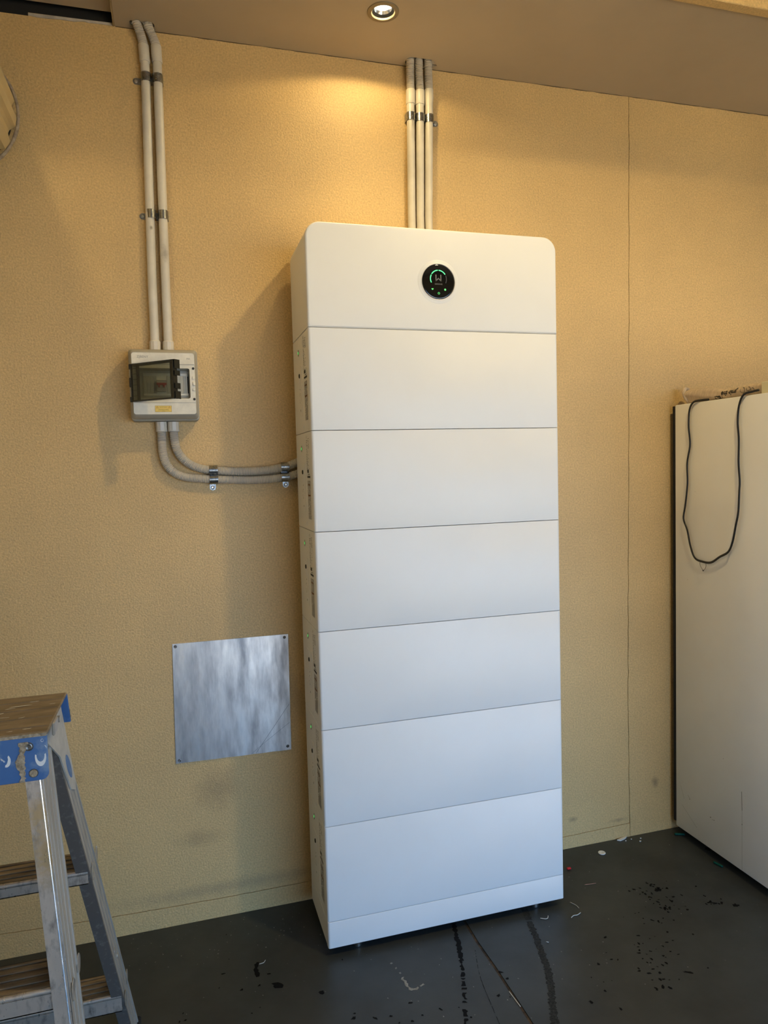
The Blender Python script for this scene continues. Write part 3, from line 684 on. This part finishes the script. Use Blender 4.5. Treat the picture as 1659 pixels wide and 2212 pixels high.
# right column: screws and latch lugs
for z in (1.7877, 1.6957):
    bm = B(); lathe(bm, [(.0038, 0), (.0038, .0012), (.002, .0006)], (-.3168, -.0977, z), (0, -1, 0), 16); obj('cover_screw', bm, MT['inkdark'], dbx)
for z, h in ((1.7600, .008), (1.7240, .008)):
    bm = B(); box(bm, -.3205, -.3130, -.1010, -.0977, z - h / 2, z + h / 2, .001, 1); obj('latch_lug', bm, MT['abs'], dbx)
bm = B(); box(bm, -.3195, -.3120, -.1020, -.0977, 1.7365, 1.7475, .0012, 1); box(bm, -.3165, -.3135, -.1026, -.1020, 1.7425, 1.7445); obj('lock_eye', bm, MT['abs'], dbx)
bm = B(); text_mesh(bm, 'ZJBENY', lambda u, v: (-.4610 + u, -.0980, 1.8210 + v), .0098, .00012); text_mesh(bm, 'IP65', lambda u, v: (-.3300 + u, -.0980, 1.8165 + v), .0062, .0001); obj('embossed_lettering', bm, MT['absgrey'], cov, kind='stuff')
# warning sticker
bm = B(); box(bm, -.4318, -.3842, -.0982, -.0977, 1.6575, 1.6762); st = obj('warning_sticker', bm, MT['yellow'], dbx)
SF = lambda u, v: (u, -.0984, v)
bm = B()
for (a, b, c, d) in ((-.4318, -.3842, 1.6756, 1.6762), (-.4318, -.3842, 1.6575, 1.6581), (-.4318, -.4312, 1.6575, 1.6762), (-.3848, -.3842, 1.6575, 1.6762)): quad(bm, SF, a, b, c, d)
for s, x, z, sz in (('Solar DC Isolator', -.4080, 1.6718, .0029), ('TURN OFF BEFORE WORKING', -.4080, 1.6652, .0021), ('ON SOLAR PANELS OR INVERTER', -.4080, 1.6627, .0021), ('WARNING', -.4080, 1.6600, .0021)):
    text_mesh(bm, s, (lambda x, z: lambda u, v: (x + u, -.0985, z + v))(x, z), sz, .00004)
obj('sticker_print', bm, MT['brown'], st, kind='stuff')
bm = B()
for x in (-.4255, -.3905):
    o_ = [(x - .0042, 1.6685), (x + .0042, 1.6685), (x, 1.6755)]; i_ = [(x - .0028, 1.6693), (x + .0028, 1.6693), (x, 1.6740)]
    plate(bm, o_, [i_[::-1]], bf(-.0986), .0001); quad(bm, SF, x - .0005, x + .0005, 1.6700, 1.6727)
obj('warning_triangle', bm, MT['amber'], st, kind='stuff')
# open smoky window: hinge at the left, swung out
hx, hy = -.4965, -.0995; ang = -math.atan2(.111, .124)
DM = Matrix.Translation((hx, hy, 0)) @ Matrix.Rotation(ang, 4, 'Z')
door = None
bm = B(); box(bm, .003, .160, -.0004, .0016, 1.6895, 1.7965, 0, 1, DM); door = obj('window_door', bm, MT['smoky'], dbx)
bm = B()
for (a, b, c, d) in ((0, .164, 1.7955, 1.7985), (0, .164, 1.6865, 1.6895), (0, .003, 1.6865, 1.7985), (.1605, .1635, 1.6865, 1.7985)):
    box(bm, a, b, -.001, .015, c, d, 0, 1, DM)
obj('door_rim', bm, MT['smokyrim'], door)
bm = B()
for z in (1.6895, 1.7925):
    box(bm, .006, .158, .0, .010, z - .0018, z + .0018, 0, 1, DM)
for x in (.022,): box(bm, x, x + .0012, .0005, .012, 1.690, 1.796, 0, 1, DM)
box(bm, .150, .1518, .0005, .012, 1.690, 1.796, 0, 1, DM)
for k in range(6): box(bm, .008, .021, .001, .004, 1.704 + k * .016, 1.7048 + k * .016, 0, 1, DM)
obj('seal_rib', bm, MT['smokyrim'], door, kind='stuff')
for z0, z1 in ((1.773, 1.7985), (1.753, 1.767), (1.715, 1.7315), (1.6865, 1.708)):
    bm = B()
    for z in (z0, z1 - .0015): box(bm, .1635, .1675, .0, .023, z, z + .0015, 0, 1, DM)
    box(bm, .1665, .1680, .001, .022, z0, z1, 0, 1, DM)
    obj('catch', bm, MT['smokyrim'], door)
for z0, z1 in ((1.783, 1.7985), (1.7305, 1.7585), (1.6865, 1.702)):
    bm = B(); box(bm, -.006, .0, -.002, .008, z0, z1, .0012, 1, DM); obj('hinge_barrel', bm, MT['smokyrim'], door)

# ------------------------------------------------------------------ steel blanking plate
pl = thing('steel_plate', 'square bare steel cover plate screwed low on the wall', 'plate', (-.232, 0, .537))
bm = B(); R = random.Random(8)
pts = [(-.4152, .9289), (-.0443, .9278), (-.0474, .5344)] + [(-.0474 - (.3734) * k / 12, .5344 + .0044 * k / 12 + R.uniform(-.0006, .0006)) for k in range(1, 12)] + [(-.4208, .5388)]
prism(bm, pts, wf, -.0035, -.0005); obj('sheet', bm, MT['steel'], pl)
for x, z in ((-.4060, .9200), (-.0570, .9180), (-.0590, .5475), (-.4090, .5480)):
    bm = B(); lathe(bm, [(.0052, 0), (.0050, .0012), (.0030, .0022), (.0015, .0012)], (x, -.0035, z), (0, -1, 0), 16); obj('screw', bm, MT['screw'], pl, 40)
bm = B()
def line(bm, a, b, w, y):
    a = Vector((a[0], y, a[1])); b = Vector((b[0], y, b[1])); t = (b - a).normalized(); n = Vector((-t.z, 0, t.x)) * w / 2
    bm.faces.new([bm.verts.new(v) for v in (a + n, b + n, b - n, a - n)])
line(bm, (-.165, .5375), (-.0500, .690), .0012, -.0036); line(bm, (-.140, .567), (-.0500, .628), .0009, -.0036); line(bm, (-.180, .5372), (-.140, .567), .0008, -.0036)
obj('scratch', bm, mat('scratch', (.18, .19, .20), .4, metal=.8), pl)

# ------------------------------------------------------------------ downlight
dlt = thing('downlight', 'lit recessed downlight with brushed ring in the low ceiling', 'downlight', (DLX, DLY, CZ))
bm = B(); lathe(bm, [(.0475, 0), (.0470, .0022), (.0440, .0034), (.0350, .0034), (.0335, .0010), (.0335, -.012)], (DLX, DLY, CZ), (0, 0, -1), 48, cap=False); obj('trim_ring', bm, MT['nickel'], dlt, 40)
bm = B(); lathe(bm, [(.0334, -.002), (.0275, -.006), (.0265, -.012), (.0334, -.014)], (DLX, DLY, CZ), (0, 0, -1), 40, cap=False); obj('gimbal_ring', bm, MT['black'], dlt, True)
bm = B(); lathe(bm, [(.0266, -.008), (.0245, -.013), (.0180, -.026)], (DLX, DLY, CZ), (0, 0, -1), 40, cap=False); obj('reflector', bm, MT['reflector'], dlt, True)
bm = B(); lathe(bm, [(.0215, -.018), (.0205, -.0155), (.0120, -.0145), (.001, -.0142)], (DLX, DLY, CZ), (0, 0, -1), 32); obj('lens', bm, MT['lamp'], dlt, True)
bm = B(); lathe(bm, [(.039, -.001), (.039, -.075), (.001, -.076)], (DLX, DLY, CZ), (0, 0, -1), 24, cap=False); obj('can', bm, MT['black'], dlt, True)

# ------------------------------------------------------------------ rolled door drum, top left
dr = thing('roller_door', 'cream rolled-up roller door drum at the top left corner', 'roller door', (-.935, -.06, 2.30))
CXd, CZd, RD = -.935, 2.495, .168
bm = B(); prof = []
NR = 15
for k in range(NR * 8):
    a = 2 * pi * k / (NR * 8); ph = (k % 8)
    r = RD - (.013 if ph in (3, 4) else (.008 if ph in (2, 5) else 0)); prof.append((CXd + cos(a - .12) * r, CZd + sin(a - .12) * r))
prism(bm, prof, lambda u, v, d: (u, d, v), -.085, -2.0); obj('curtain_roll', bm, MT['curtain'], dr)
bm = B()
RR = random.Random(3)
tube(bm, [(CXd + cos(2 * pi * k / 60) * (RD + .004), -.082, CZd + sin(2 * pi * k / 60) * (RD + .006)) for k in range(61)], [.0042 * RR.uniform(.8, 1.2) for k in range(61)], 8, cap=False); obj('edge_strip', bm, MT['felt'], dr, True)
bm = B(); lathe(bm, [(.03, 0), (.155, .0), (.155, .006), (.03, .006)], (CXd, -.070, CZd), (0, -1, 0), 40); lathe(bm, [(.022, 0), (.022, .07)], (CXd, -.001, CZd), (0, -1, 0), 20); obj('drum_wheel', bm, MT['black'], dr)

# ------------------------------------------------------------------ fridge and what is on it
fr = thing('fridge', 'tall white fridge standing side-on at the right edge', 'fridge', (1.80, -.43, 0))
FX, FZ = 1.457, 1.680
bm = B(); box(bm, FX, 2.15, -.78, -.036, .032, FZ, .004, 2); obj('cabinet', bm, MT['fridge'], fr, 40)
bm = B(); box(bm, FX - .0005, 2.148, -.0355, -.024, .05, FZ - .004); obj('rear_panel', bm, MT['black'], fr)
bm = B(); box(bm, FX, 2.15, -.84, -.785, 1.15, FZ, .01, 2); dd = obj('freezer_door', bm, MT['fridge'], fr, 40)
bm = B(); box(bm, 1.50, 1.52, -.87, -.84, 1.18, 1.42, .004, 1); obj('handle', bm, MT['fridge'], dd)
bm = B(); box(bm, FX, 2.15, -.84, -.785, .05, 1.14, .01, 2); dd = obj('fridge_door', bm, MT['fridge'], fr, 40)
bm = B(); box(bm, 1.50, 1.52, -.87, -.84, .78, 1.10, .004, 1); obj('handle', bm, MT['fridge'], dd)
for x in (1.52, 2.09):
    for y in (-.10, -.72):
        bm = B(); lathe(bm, [(.018, 0), (.018, .01), (.01, .012), (.01, .033)], (x, y, 0), (0, 0, 1), 14); obj('foot', bm, MT['black'], fr)
bm = B()
def fl(bm, a, b, w):
    a = Vector((FX - .0003, *a)); b = Vector((FX - .0003, *b)); t = (b - a).normalized(); n = Vector((0, -t.z, t.y)) * w / 2
    bm.faces.new([bm.verts.new(v) for v in (a + n, b + n, b - n, a - n)])
fl(bm, (-.3763, .316), (-.3790, .250), .0022); fl(bm, (-.3790, .25), (-.3798, .037), .0008)
fl(bm, (-.065, .205), (-.085, .160), .0007); fl(bm, (-.072, .132), (-.155, .078), .0007); fl(bm, (-.105, .185), (-.118, .172), .001)
for y, z, s in ((-.2265, .1535, .0028), (-.236, .149, .0016), (-.244, .1505, .0022), (-.379, .2000, .0022), (-.1150, .172, .0018), (-.29, .40, .0014), (-.146, 1.353, .001), (-.105, 1.02, .0012)):
    bm.faces.new([bm.verts.new((FX - .0003, y + cos(2 * pi * k / 8) * s, z + sin(2 * pi * k / 8) * s * .8)) for k in range(8)])
obj('scratches', bm, MT['ink'], fr, kind='stuff')

cord = [(-.206, 1.6850, 1.466), (-.1900, 1.6852, 1.464), (-.172, 1.6852, 1.458), (-.1464, 1.6815, 1.4505), (-.1267, 1.6554, 1.449), (-.1216, 1.5962, 1.449), (-.1265, 1.5277, 1.451), (-.1139, 1.4595, 1.449), (-.1162, 1.3819, 1.448), (-.1059, 1.3037, 1.447), (-.0956, 1.2509, 1.447), (-.1158, 1.2087, 1.447), (-.1332, 1.1494, 1.447), (-.1554, 1.1085, 1.448), (-.1917, 1.0990, 1.449), (-.2364, 1.1009, 1.449), (-.2818, 1.1261, 1.447), (-.3235, 1.1485, 1.446), (-.3448, 1.1859, 1.445), (-.3593, 1.2429, 1.445), (-.3696, 1.2909, 1.446), (-.3735, 1.3600, 1.446), (-.3754, 1.3931, 1.446), (-.3690, 1.4556, 1.447), (-.3687, 1.5336, 1.448), (-.3623, 1.5963, 1.449), (-.3682, 1.6520, 1.450), (-.3865, 1.6840, 1.4515), (-.412, 1.6900, 1.460), (-.438, 1.6930, 1.464)]
bm = B(); tube(bm, smooth_path([(x, y, z) for y, z, x in cord], .008), .0042, 8, .62, up=(1, 0, 0)); cd = obj('sleeve', bm, MT['cord'], None, True)
cdt = thing('power_cord', 'black cord hanging in a long loop down the side of the fridge', 'cord', (1.45, -.24, 1.07))
cd.parent = cdt; cd.location = cd.location - Vector(cdt.location); cd.name = 'loop'
bm = B(); tube(bm, smooth_path([(1.448, -.182, 1.101), (1.447, -.184, 1.085), (1.446, -.197, 1.071), (1.446, -.201, 1.068), (1.447, -.206, 1.071), (1.447, -.214, 1.083), (1.448, -.212, 1.100)], .004), .0008, 6)
lathe(bm, [(.001, -.003), (.003, 0), (.001, .003)], (1.446, -.2010, 1.0675), (0, 1, 0), 8); obj('twist_tie', bm, MT['wire'], cdt)

# rolled knitted cloth with its printing upside down
kn = thing('knitted_cloth', 'rolled beige knitted fabric with upside-down black print on the fridge', 'cloth', (1.515, -.25, FZ))
bm = B(); P = []; rr = []
n = 150; R = random.Random(2)
rings = []
for i in range(n + 1):
    t = i / n; y = -.062 - t * .375
    r = .0285 - .0095 * min(1, t * 1.6) + .002 * sin(t * 9) ; r *= (.55 if i == 0 else .85 if i == 1 else 1)
    rib = .0006 if i % 2 else 0
    ring = []
    for k in range(28):
        a = 2 * pi * k / 28; wr = 1 + .08 * sin(3 * a + t * 7) + .05 * sin(5 * a - t * 11)
        ring.append(bm.verts.new((1.502 + cos(a) * (r * 1.1 * wr - rib), y, FZ + .001 + r * .98 + sin(a) * (r * .95 * min(wr, 1.03) - rib))))
    rings.append(ring)
for a, c in zip(rings, rings[1:]):
    for k in range(28): bm.faces.new((a[k], a[(k + 1) % 28], c[(k + 1) % 28], c[k]))
bm.faces.new(rings[0]); bm.faces.new(rings[-1][::-1]); obj('roll', bm, MT['knit'], kn, True)
bm = B()
C = [(1.496 + cos(a) * .020, -.062 + sin(a * 1.0) * .012 + .006 * cos(a), FZ + .034 + sin(a) * .0245) for a in [2 * pi * k / 40 for k in range(41)]]
tube(bm, C, [.0080 + .0007 * (k % 2) for k in range(41)], 10, cap=False)
obj('folded_cuff', bm, MT['knit'], kn, True)
bm = B()
def onroll(yc, zc, scale=1.0):
    def f(u, v):
        y = yc + u; z = zc - v       # turned by 180 degrees as seen from the left
        t = (-.062 - y) / .375; r = .0285 - .0095 * min(1, t * 1.6) + .002 * sin(t * 9)
        c = FZ + .001 + r * .98; s_ = max(-.98, min(.98, (z - c) / (r * .95)))
        a = pi - math.asin(s_); wr = 1 + .08 * sin(3 * a + t * 7) + .05 * sin(5 * a - t * 11)
        return (1.502 + cos(a) * (r * 1.1 * wr) - .0012, y, z)
    return f
text_mesh(bm, 'grab the', onroll(-.287, 1.7010), .0225, .0009)
text_mesh(bm, 'your', onroll(-.236, 1.6880), .020, .0010)
obj('printed_words', bm, MT['cord'], kn, kind='stuff')
bm = B()
def ring_on(yc, zc, ry, rz, w):
    f = onroll(0, 0); N_ = 26
    for k in range(N_):
        a, b = 2 * pi * k / N_, 2 * pi * (k + 1) / N_
        if k in (3, 4): continue
        bm.faces.new([bm.verts.new(f(yc + cos(t) * (ry + s), -(zc + sin(t) * (rz + s)))) for t, s in ((a, 0), (b, 0), (b, w), (a, w))])
ring_on(-.352, 1.7015, .0085, .0085, .0016); ring_on(-.378, 1.7035, .0075, .006, .0016); ring_on(-.395, 1.699, .006, .005, .0016)
obj('printed_emblem', bm, MT['cord'], kn, kind='stuff')
bm = B(); box(bm, 1.470, 1.75, -.72, -.441, FZ + .0005, FZ + .0385, .002, 1); tag(obj('carton', bm, MT['card']), 'flat cream carton on top of the fridge at the right edge', 'box')

# ------------------------------------------------------------------ stepladder
ZC0 = 1.05; XRt = -.623; SP = .08; LW = .47          # right rail plane, splay, width of the cap
lad = thing('stepladder', 'paint-splashed aluminium stepladder with blue-edged cap, bottom left corner', 'ladder', (-.83, -.90, 0))
XCR = -.6050; XCL = XCR - LW
def xr(z): return XRt + SP * (ZC0 - z)
def xl(z): return (XCL + .018) - SP * (ZC0 - z)
NF = lambda z: -1.083 - .11 * (.965 - z)            # front edge of near rails
FFr = lambda z: -.905 + .46 * (.888 - z)            # front edge of far rails
def channel(xf, yf, w, fl_w, side, z0, z1, th=.0022):
    """C-channel rail: web in the plane xf(z), flanges turned inward; side=-1 right rail, +1 left rail"""
    bm_w, bm_f = B(), B()
    def pt(u, v, z): return (xf(z) + side * u, yf(z) + v, z)
    def bar(bm, u0, u1, v0, v1):
        q = [[bm.verts.new(pt(u, v, z)) for u, v in ((u0, v0), (u1, v0), (u1, v1), (u0, v1))] for z in (z0, z1)]
        for k in range(4): bm.faces.new((q[0][k], q[0][(k + 1) % 4], q[1][(k + 1) % 4], q[1][k]))
        bm.faces.new(q[0][::-1]); bm.faces.new(q[1])
    bar(bm_w, 0, th, .0015, w); bar(bm_w, -.0012, 0, w * .30, w * .36); bar(bm_w, -.0012, 0, w * .62, w * .68); bar(bm_w, -.0025, th, w - .006, w)
    bar(bm_f, 0, fl_w, -.0005, .0018); bar(bm_f, fl_w - .002, fl_w, 0, .007)
    q = []; bm_e = B()
    for z in (z0, z1): q.append([bm_e.verts.new(pt(-.0006 + .0052 * (1 - sin(a)) , .0044 - .0052 * cos(a), z)) for a in [pi / 2 * k / 6 for k in range(7)]])
    for k in range(6): bm_e.faces.new((q[0][k], q[0][k + 1], q[1][k + 1], q[1][k]))
    bar(bm_f, th, fl_w * .8, w - .002, w)
    return bm_w, bm_f, bm_e
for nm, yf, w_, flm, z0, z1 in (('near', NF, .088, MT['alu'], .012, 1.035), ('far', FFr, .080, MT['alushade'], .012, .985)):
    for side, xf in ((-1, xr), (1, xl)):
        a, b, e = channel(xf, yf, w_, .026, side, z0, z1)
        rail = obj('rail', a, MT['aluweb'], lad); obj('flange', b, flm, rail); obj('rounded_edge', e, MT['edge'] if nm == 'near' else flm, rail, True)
        bm = B(); zz = 0; x = xf(0)
        box(bm, x - .006 if side > 0 else x - .030, x + .030 if side > 0 else x + .006, yf(0) - .006, yf(0) + w_ + .006, 0, .03, .004, 1); obj('rubber_foot', bm, MT['black'], rail)
# steps
def step(z, y0, y1, lip, face_m, ridges):
    xa, xb = xl(z) + .003, xr(z) - .003
    bm = B(); box(bm, xa, xb, y0 + .003, y1, z - .003, z)
    for k in range(ridges):
        yy = y0 + (y1 - y0) * (k + .6) / ridges
        box(bm, xa, xb, yy - .0035, yy + .0035, z, z + .0022, .0008, 1)
    box(bm, xa, xb, y1 - .003, y1, z - .022, z)
    s = obj('step', bm, MT['tread'], lad)
    bm = B(); box(bm, xa, xb, y0, y0 + .0035, z - lip, z - .006); tube(bm, [(xa, y0 + .004, z - .002), (xb, y0 + .004, z - .002)], .0045, 12); box(bm, xa, xb, y0, y0 + .012, z - lip, z - lip + .002)
    obj('step_lip', bm, MT['alu'], s, 40)
step(.648, FFr(.648) - .001, -.706, .026, None, 5); step(.230, -.602, -.514, .040, None, 5)
step(.629, -1.118, -1.028, .034, None, 5); step(.230, -1.165, -1.075, .034, None, 5)
# swaged step ends on the rail webs
for y, z in ((-1.025, .604), (-1.091, .604), (-1.06, .205), (-1.13, .205), (-.689, .629), (-.762, .630), (-.508, .209), (-.574, .202)):
    bm = B(); x = xr(z); lathe(bm, [(.0165, 0), (.0178, .0012), (.016, .0024), (.011, .0016), (.004, .0012)], (x, y, z), (1, 0, 0), 24); obj('swaged_end', bm, MT['rivet'], lad, 40)
    bm = B(); x = xl(z); lathe(bm, [(.0165, 0), (.0178, .0012), (.016, .0024), (.011, .0016), (.004, .0012)], (x, y, z), (-1, 0, 0), 24); obj('swaged_end', bm, MT['rivet'], lad, 40)
for y, z in ((-.632, .362), (-.600, .330)):
    bm = B(); lathe(bm, [(.007, 0), (.007, .002), (.004, .003)], (xr(z), y, z), (1, 0, 0), 14); obj('rivet', bm, MT['rivet'], lad)
# cap
YC0, YC1 = -1.0808, -.8600
bm = B(); box(bm, XCL, XCR, YC0, YC1, ZC0 - .006, ZC0, .002, 1)
for k in range(4): box(bm, XCL + .004, XCR - .004, YC0 + .03 + k * .05, YC0 + .032 + k * .05, ZC0, ZC0 + .0008)
cap = obj('cap', bm, MT['captop'], lad)
bm = B(); R = random.Random(6)
for (x, y, l, w_, a) in ((-.675, -.925, .040, .004, 5), (-.690, -.935, .02, .003, 8), (-.655, -.905, .018, .003, 3), (-.700, -.96, .012, .004, 30), (-.66, -.995, .014, .002, 20), (-.64, -1.06, .016, .003, 5), (-.69, -.985, .022, .002, 0), (-.62, -.93, .012, .002, 10), (-.665, -1.065, .012, .002, 5), (-.75, -.93, .05, .006, 4), (-.80, -1.0, .04, .006, 12)):
    c, s = cos(radians(a)), sin(radians(a)); vs = []
    for k in range(12):
        t = 2 * pi * k / 12; u, v = cos(t) * l / 2 * R.uniform(.7, 1.1), sin(t) * w_ / 2 * R.uniform(.5, 1.2); vs.append(bm.verts.new((x + u * c - v * s, y + u * s + v * c, ZC0 + .0011)))
    bm.faces.new(vs)
obj('paint_drips', bm, MT['paint'], cap, kind='stuff')
def yf_(u, v, d): return (u, YC0 + d, v)
bm = B(); slab(bm, XCL, XCR - .001, ZC0 - .0805, ZC0 - .006, YC0 - .003, YC0 + .001, (.002, .002, .012, .012), .0015, .0015); fp = obj('front_panel', bm, MT['blue'], cap, 30)
bm = B(); box(bm, XCL, XCR - .002, YC0 - .003, YC0, ZC0 - .0065, ZC0 - .001); obj('panel_edge', bm, MT['glue'], fp)
# glue smear, paint rings, rivets on the blue panel (place given as fraction of the panel)
def pn_(u, v): return (XCR - .0755 + u * .0745, ZC0 - .006 - v * .0745)
bm = B(); R = random.Random(9); Lp, Rp = [], []
for k in range(26):
    v = .10 + .88 * k / 25; c = .50 - .06 * v + .03 * sin(v * 9); hw = .075 * (1 + .25 * sin(v * 14)) * (.6 if v > .85 else 1)
    Lp.append(pn_(c - hw + R.uniform(-.018, .018), v)); Rp.append(pn_(c + hw + R.uniform(-.018, .018), v))
prism(bm, Lp + Rp[::-1], lambda u, v, d: (u, d, v), YC0 - .0046, YC0 - .003); obj('glue_smear', bm, MT['glue'], fp)
bm = B()
def crescent(cu, cv, ru, rv, a0, a1, w_, n=16):
    for k in range(n):
        pts = []
        for t, s in ((a0 + (a1 - a0) * k / n, 0), (a0 + (a1 - a0) * (k + 1) / n, 0), (a0 + (a1 - a0) * (k + 1) / n, 1), (a0 + (a1 - a0) * k / n, 1)):
            th = w_ * (.5 + .5 * sin(pi * (t - a0) / (a1 - a0))); r_ = 1 - s * th
            p = pn_(cu + cos(radians(t)) * ru * r_, cv + sin(radians(t)) * rv * r_); pts.append(bm.verts.new((p[0], YC0 - .0036, p[1])))
        bm.faces.new(pts)
crescent(.85, .47, .115, .21, -20, 200, .5); crescent(.16, .47, .09, .14, -60, 110, .7); crescent(.90, .10, .03, .035, 0, 330, .3); crescent(.95, .27, .03, .05, -100, 20, .4)
for u in (.03, .07, .12, .02, .09): crescent(u, .35 + u, .02, .02, 0, 300, .9)
obj('paint_splash', bm, MT['paint'], fp, kind='stuff')
for u, v, m_ in ((.62, .21, MT['screw']), (.69, .82, MT['glue'])):
    p = pn_(u, v); bm = B(); lathe(bm, [(.0062, 0), (.0060, .0014), (.0045, .0018), (.0020, .0010)], (p[0], YC0 - .003, p[1]), (0, -1, 0), 18); obj('rivet', bm, m_, fp)
    bm = B(); lathe(bm, [(.0075, 0), (.0072, .0008), (.0063, .0008)], (p[0], YC0 - .003, p[1]), (0, -1, 0), 18, cap=False); obj('rivet_seat', bm, MT['screw'], fp)
# far panel of the cap, leaning out with the far rails
bm = B(); Mx = Matrix.Translation((0, YC1, ZC0 - .003)) @ Matrix.Rotation(radians(24), 4, 'X')
box(bm, XCL, XCR + .0005, -.002, .002, -.072, 0, .0015, 1, Mx); bp_ = obj('rear_panel', bm, MT['blue'], cap)
bm = B(); box(bm, XCR + .0006, XCR + .0016, -.0015, .0015, -.066, -.040, 0, 1, Mx); obj('glue_smear', bm, MT['glue'], bp_)
# side bracket plate between cap and far rail, with its blue sticker
def brf(u, v, d): return (xr(v) + .0008 - d, u, v)
bm = B(); prism(bm, [(YC0 + .01, ZC0 - .008), (YC1 - .004, ZC0 - .008), (FFr(.86) + .070, .86), (FFr(.84) + .055, .84), (FFr(.86) + .020, .86), (FFr(.95) + .0, .95)], brf, 0, -.003); brk = obj('bracket', bm, MT['bracket'], lad)
bm = B(); prism(bm, [(-.868 + cos(a) * .017 - sin(a) * .014, .905 + sin(a) * .028) for a in [2 * pi * k / 18 for k in range(18)]], brf, -.003, -.0036); obj('blue_sticker', bm, MT['blue'], brk)
bm = B(); tube(bm, [(XCR - .02, YC0 + .115, ZC0 - .018), (XCR + .002, YC0 + .115, ZC0 - .018)], .006, 14); box(bm, XCR - .004, XCR + .001, YC0 + .06, YC0 + .10, ZC0 - .030, ZC0 - .006, .002, 1); obj('hinge', bm, MT['rivet'], cap)

# ------------------------------------------------------------------ bits on the floor
bm = B(); lathe(bm, [(.0135, 0), (.0140, .0015), (.0125, .0030), (.004, .0028), (.003, .0015)], (1.099, -.0705, .0008), (0, 0, 1), 28); tag(obj('plastic_cap', bm, MT['paint'], None, 40), 'small round off-white cap on the floor right of the tower', 'cap')
bm = B(); prism(bm, [(1.205, -.012), (1.225, -.006), (1.240, -.002), (1.256, -.0015), (1.246, -.010), (1.232, -.016), (1.214, -.020)], lambda u, v, d: (u, v, d), .0008, .0045); tag(obj('plaster_flake', bm, MT['paint']), 'flat white plaster flake on the floor against the wall', 'flake')
bm = B(); R = random.Random(31)
bit = 0
for (x, y, s, lb_) in ((1.262, -.022, .003, 'tiny white plaster crumb just right of the plaster flake by the wall'), (1.30, -.028, .0035, 'small white plaster crumb, rightmost of the crumbs by the wall'), (1.285, -.046, .004, 'white plaster crumb farthest out from the wall, right of the flake'), (1.235, -.026, .003, 'tiny white plaster crumb directly in front of the plaster flake')):
    bm = B(); prism(bm, [(x + cos(2 * pi * k / 7) * s * R.uniform(.6, 1.2), y + sin(2 * pi * k / 7) * s * R.uniform(.5, 1)) for k in range(7)], lambda u, v, d: (u, v, d), .0008, .003)
    tag(obj('plaster_crumb', bm, MT['paint']), lb_, 'crumb', 'plaster crumbs by the wall')
bm = B(); box(bm, .918, .934, -.1310, -.1215, .0008, .007, .002, 1); tag(obj('red_plastic_bit', bm, MT['redbit']), 'small red plastic bit on the floor beside the tower', 'scrap')
def tub(name, pts, r, m, label, cat):
    bm = B(); tube(bm, smooth_path(pts, .004), r, 8); return tag(obj(name, bm, m, None, True), label, cat)
tub('green_wall_plug', [(1.440, -.0500, .0052), (1.474, -.0640, .0052)], .0044, MT['teal'], 'dark green plastic plug at the rear foot of the fridge', 'plug')
tub('green_wall_plug', [(1.441, -.262, .0050), (1.449, -.296, .0050)], .0042, MT['teal'], 'dark green plastic plug half under the fridge, nearer the viewer', 'plug')
tub('wire_offcut', [(.690, -.3470, .0022), (.706, -.3560, .0022), (.714, -.3530, .0022), (.720, -.3440, .0022)], .0011, MT['whitewire'], 'pale wire offcut bent like a hook, in front of the tower corner', 'wire')
tub('wire_offcut', [(.7860, -.3760, .0022), (.799, -.3690, .0022), (.812, -.3700, .0022), (.828, -.3630, .0022)], .0012, MT['whitewire'], 'straight pale wire offcut right of the tower corner', 'wire')
tub('wire_offcut', [(.8250, -.3020, .0022), (.8350, -.3230, .0022), (.836, -.3400, .0022)], .0008, MT['whitewire'], 'thin grey wire offcut nearest the right corner of the tower', 'wire')
tub('wire_offcut', [(.926, -.2300, .0022), (.947, -.2335, .0022), (.968, -.2350, .0022)], .0008, MT['copper'], 'thin copper wire offcut on the floor right of the tower', 'wire')
tub('wire_offcut', [(.6510, -.4550, .0022), (.6570, -.4600, .0022)], .0012, MT['whitewire'], 'very short pale wire offcut beside the worn floor streak', 'wire')
tub('wire_offcut', [(.4500, -.6100, .0022), (.4540, -.6700, .0022)], .0012, MT['whitewire'], 'pale straight wire lying in the floor joint', 'wire')
tub('wire_offcut', [(-.185, -.262, .0022), (-.192, -.272, .0022), (-.205, -.274, .0022)], .0009, MT['whitewire'], 'pale wire offcut left of the tower beside a tar blot', 'wire')
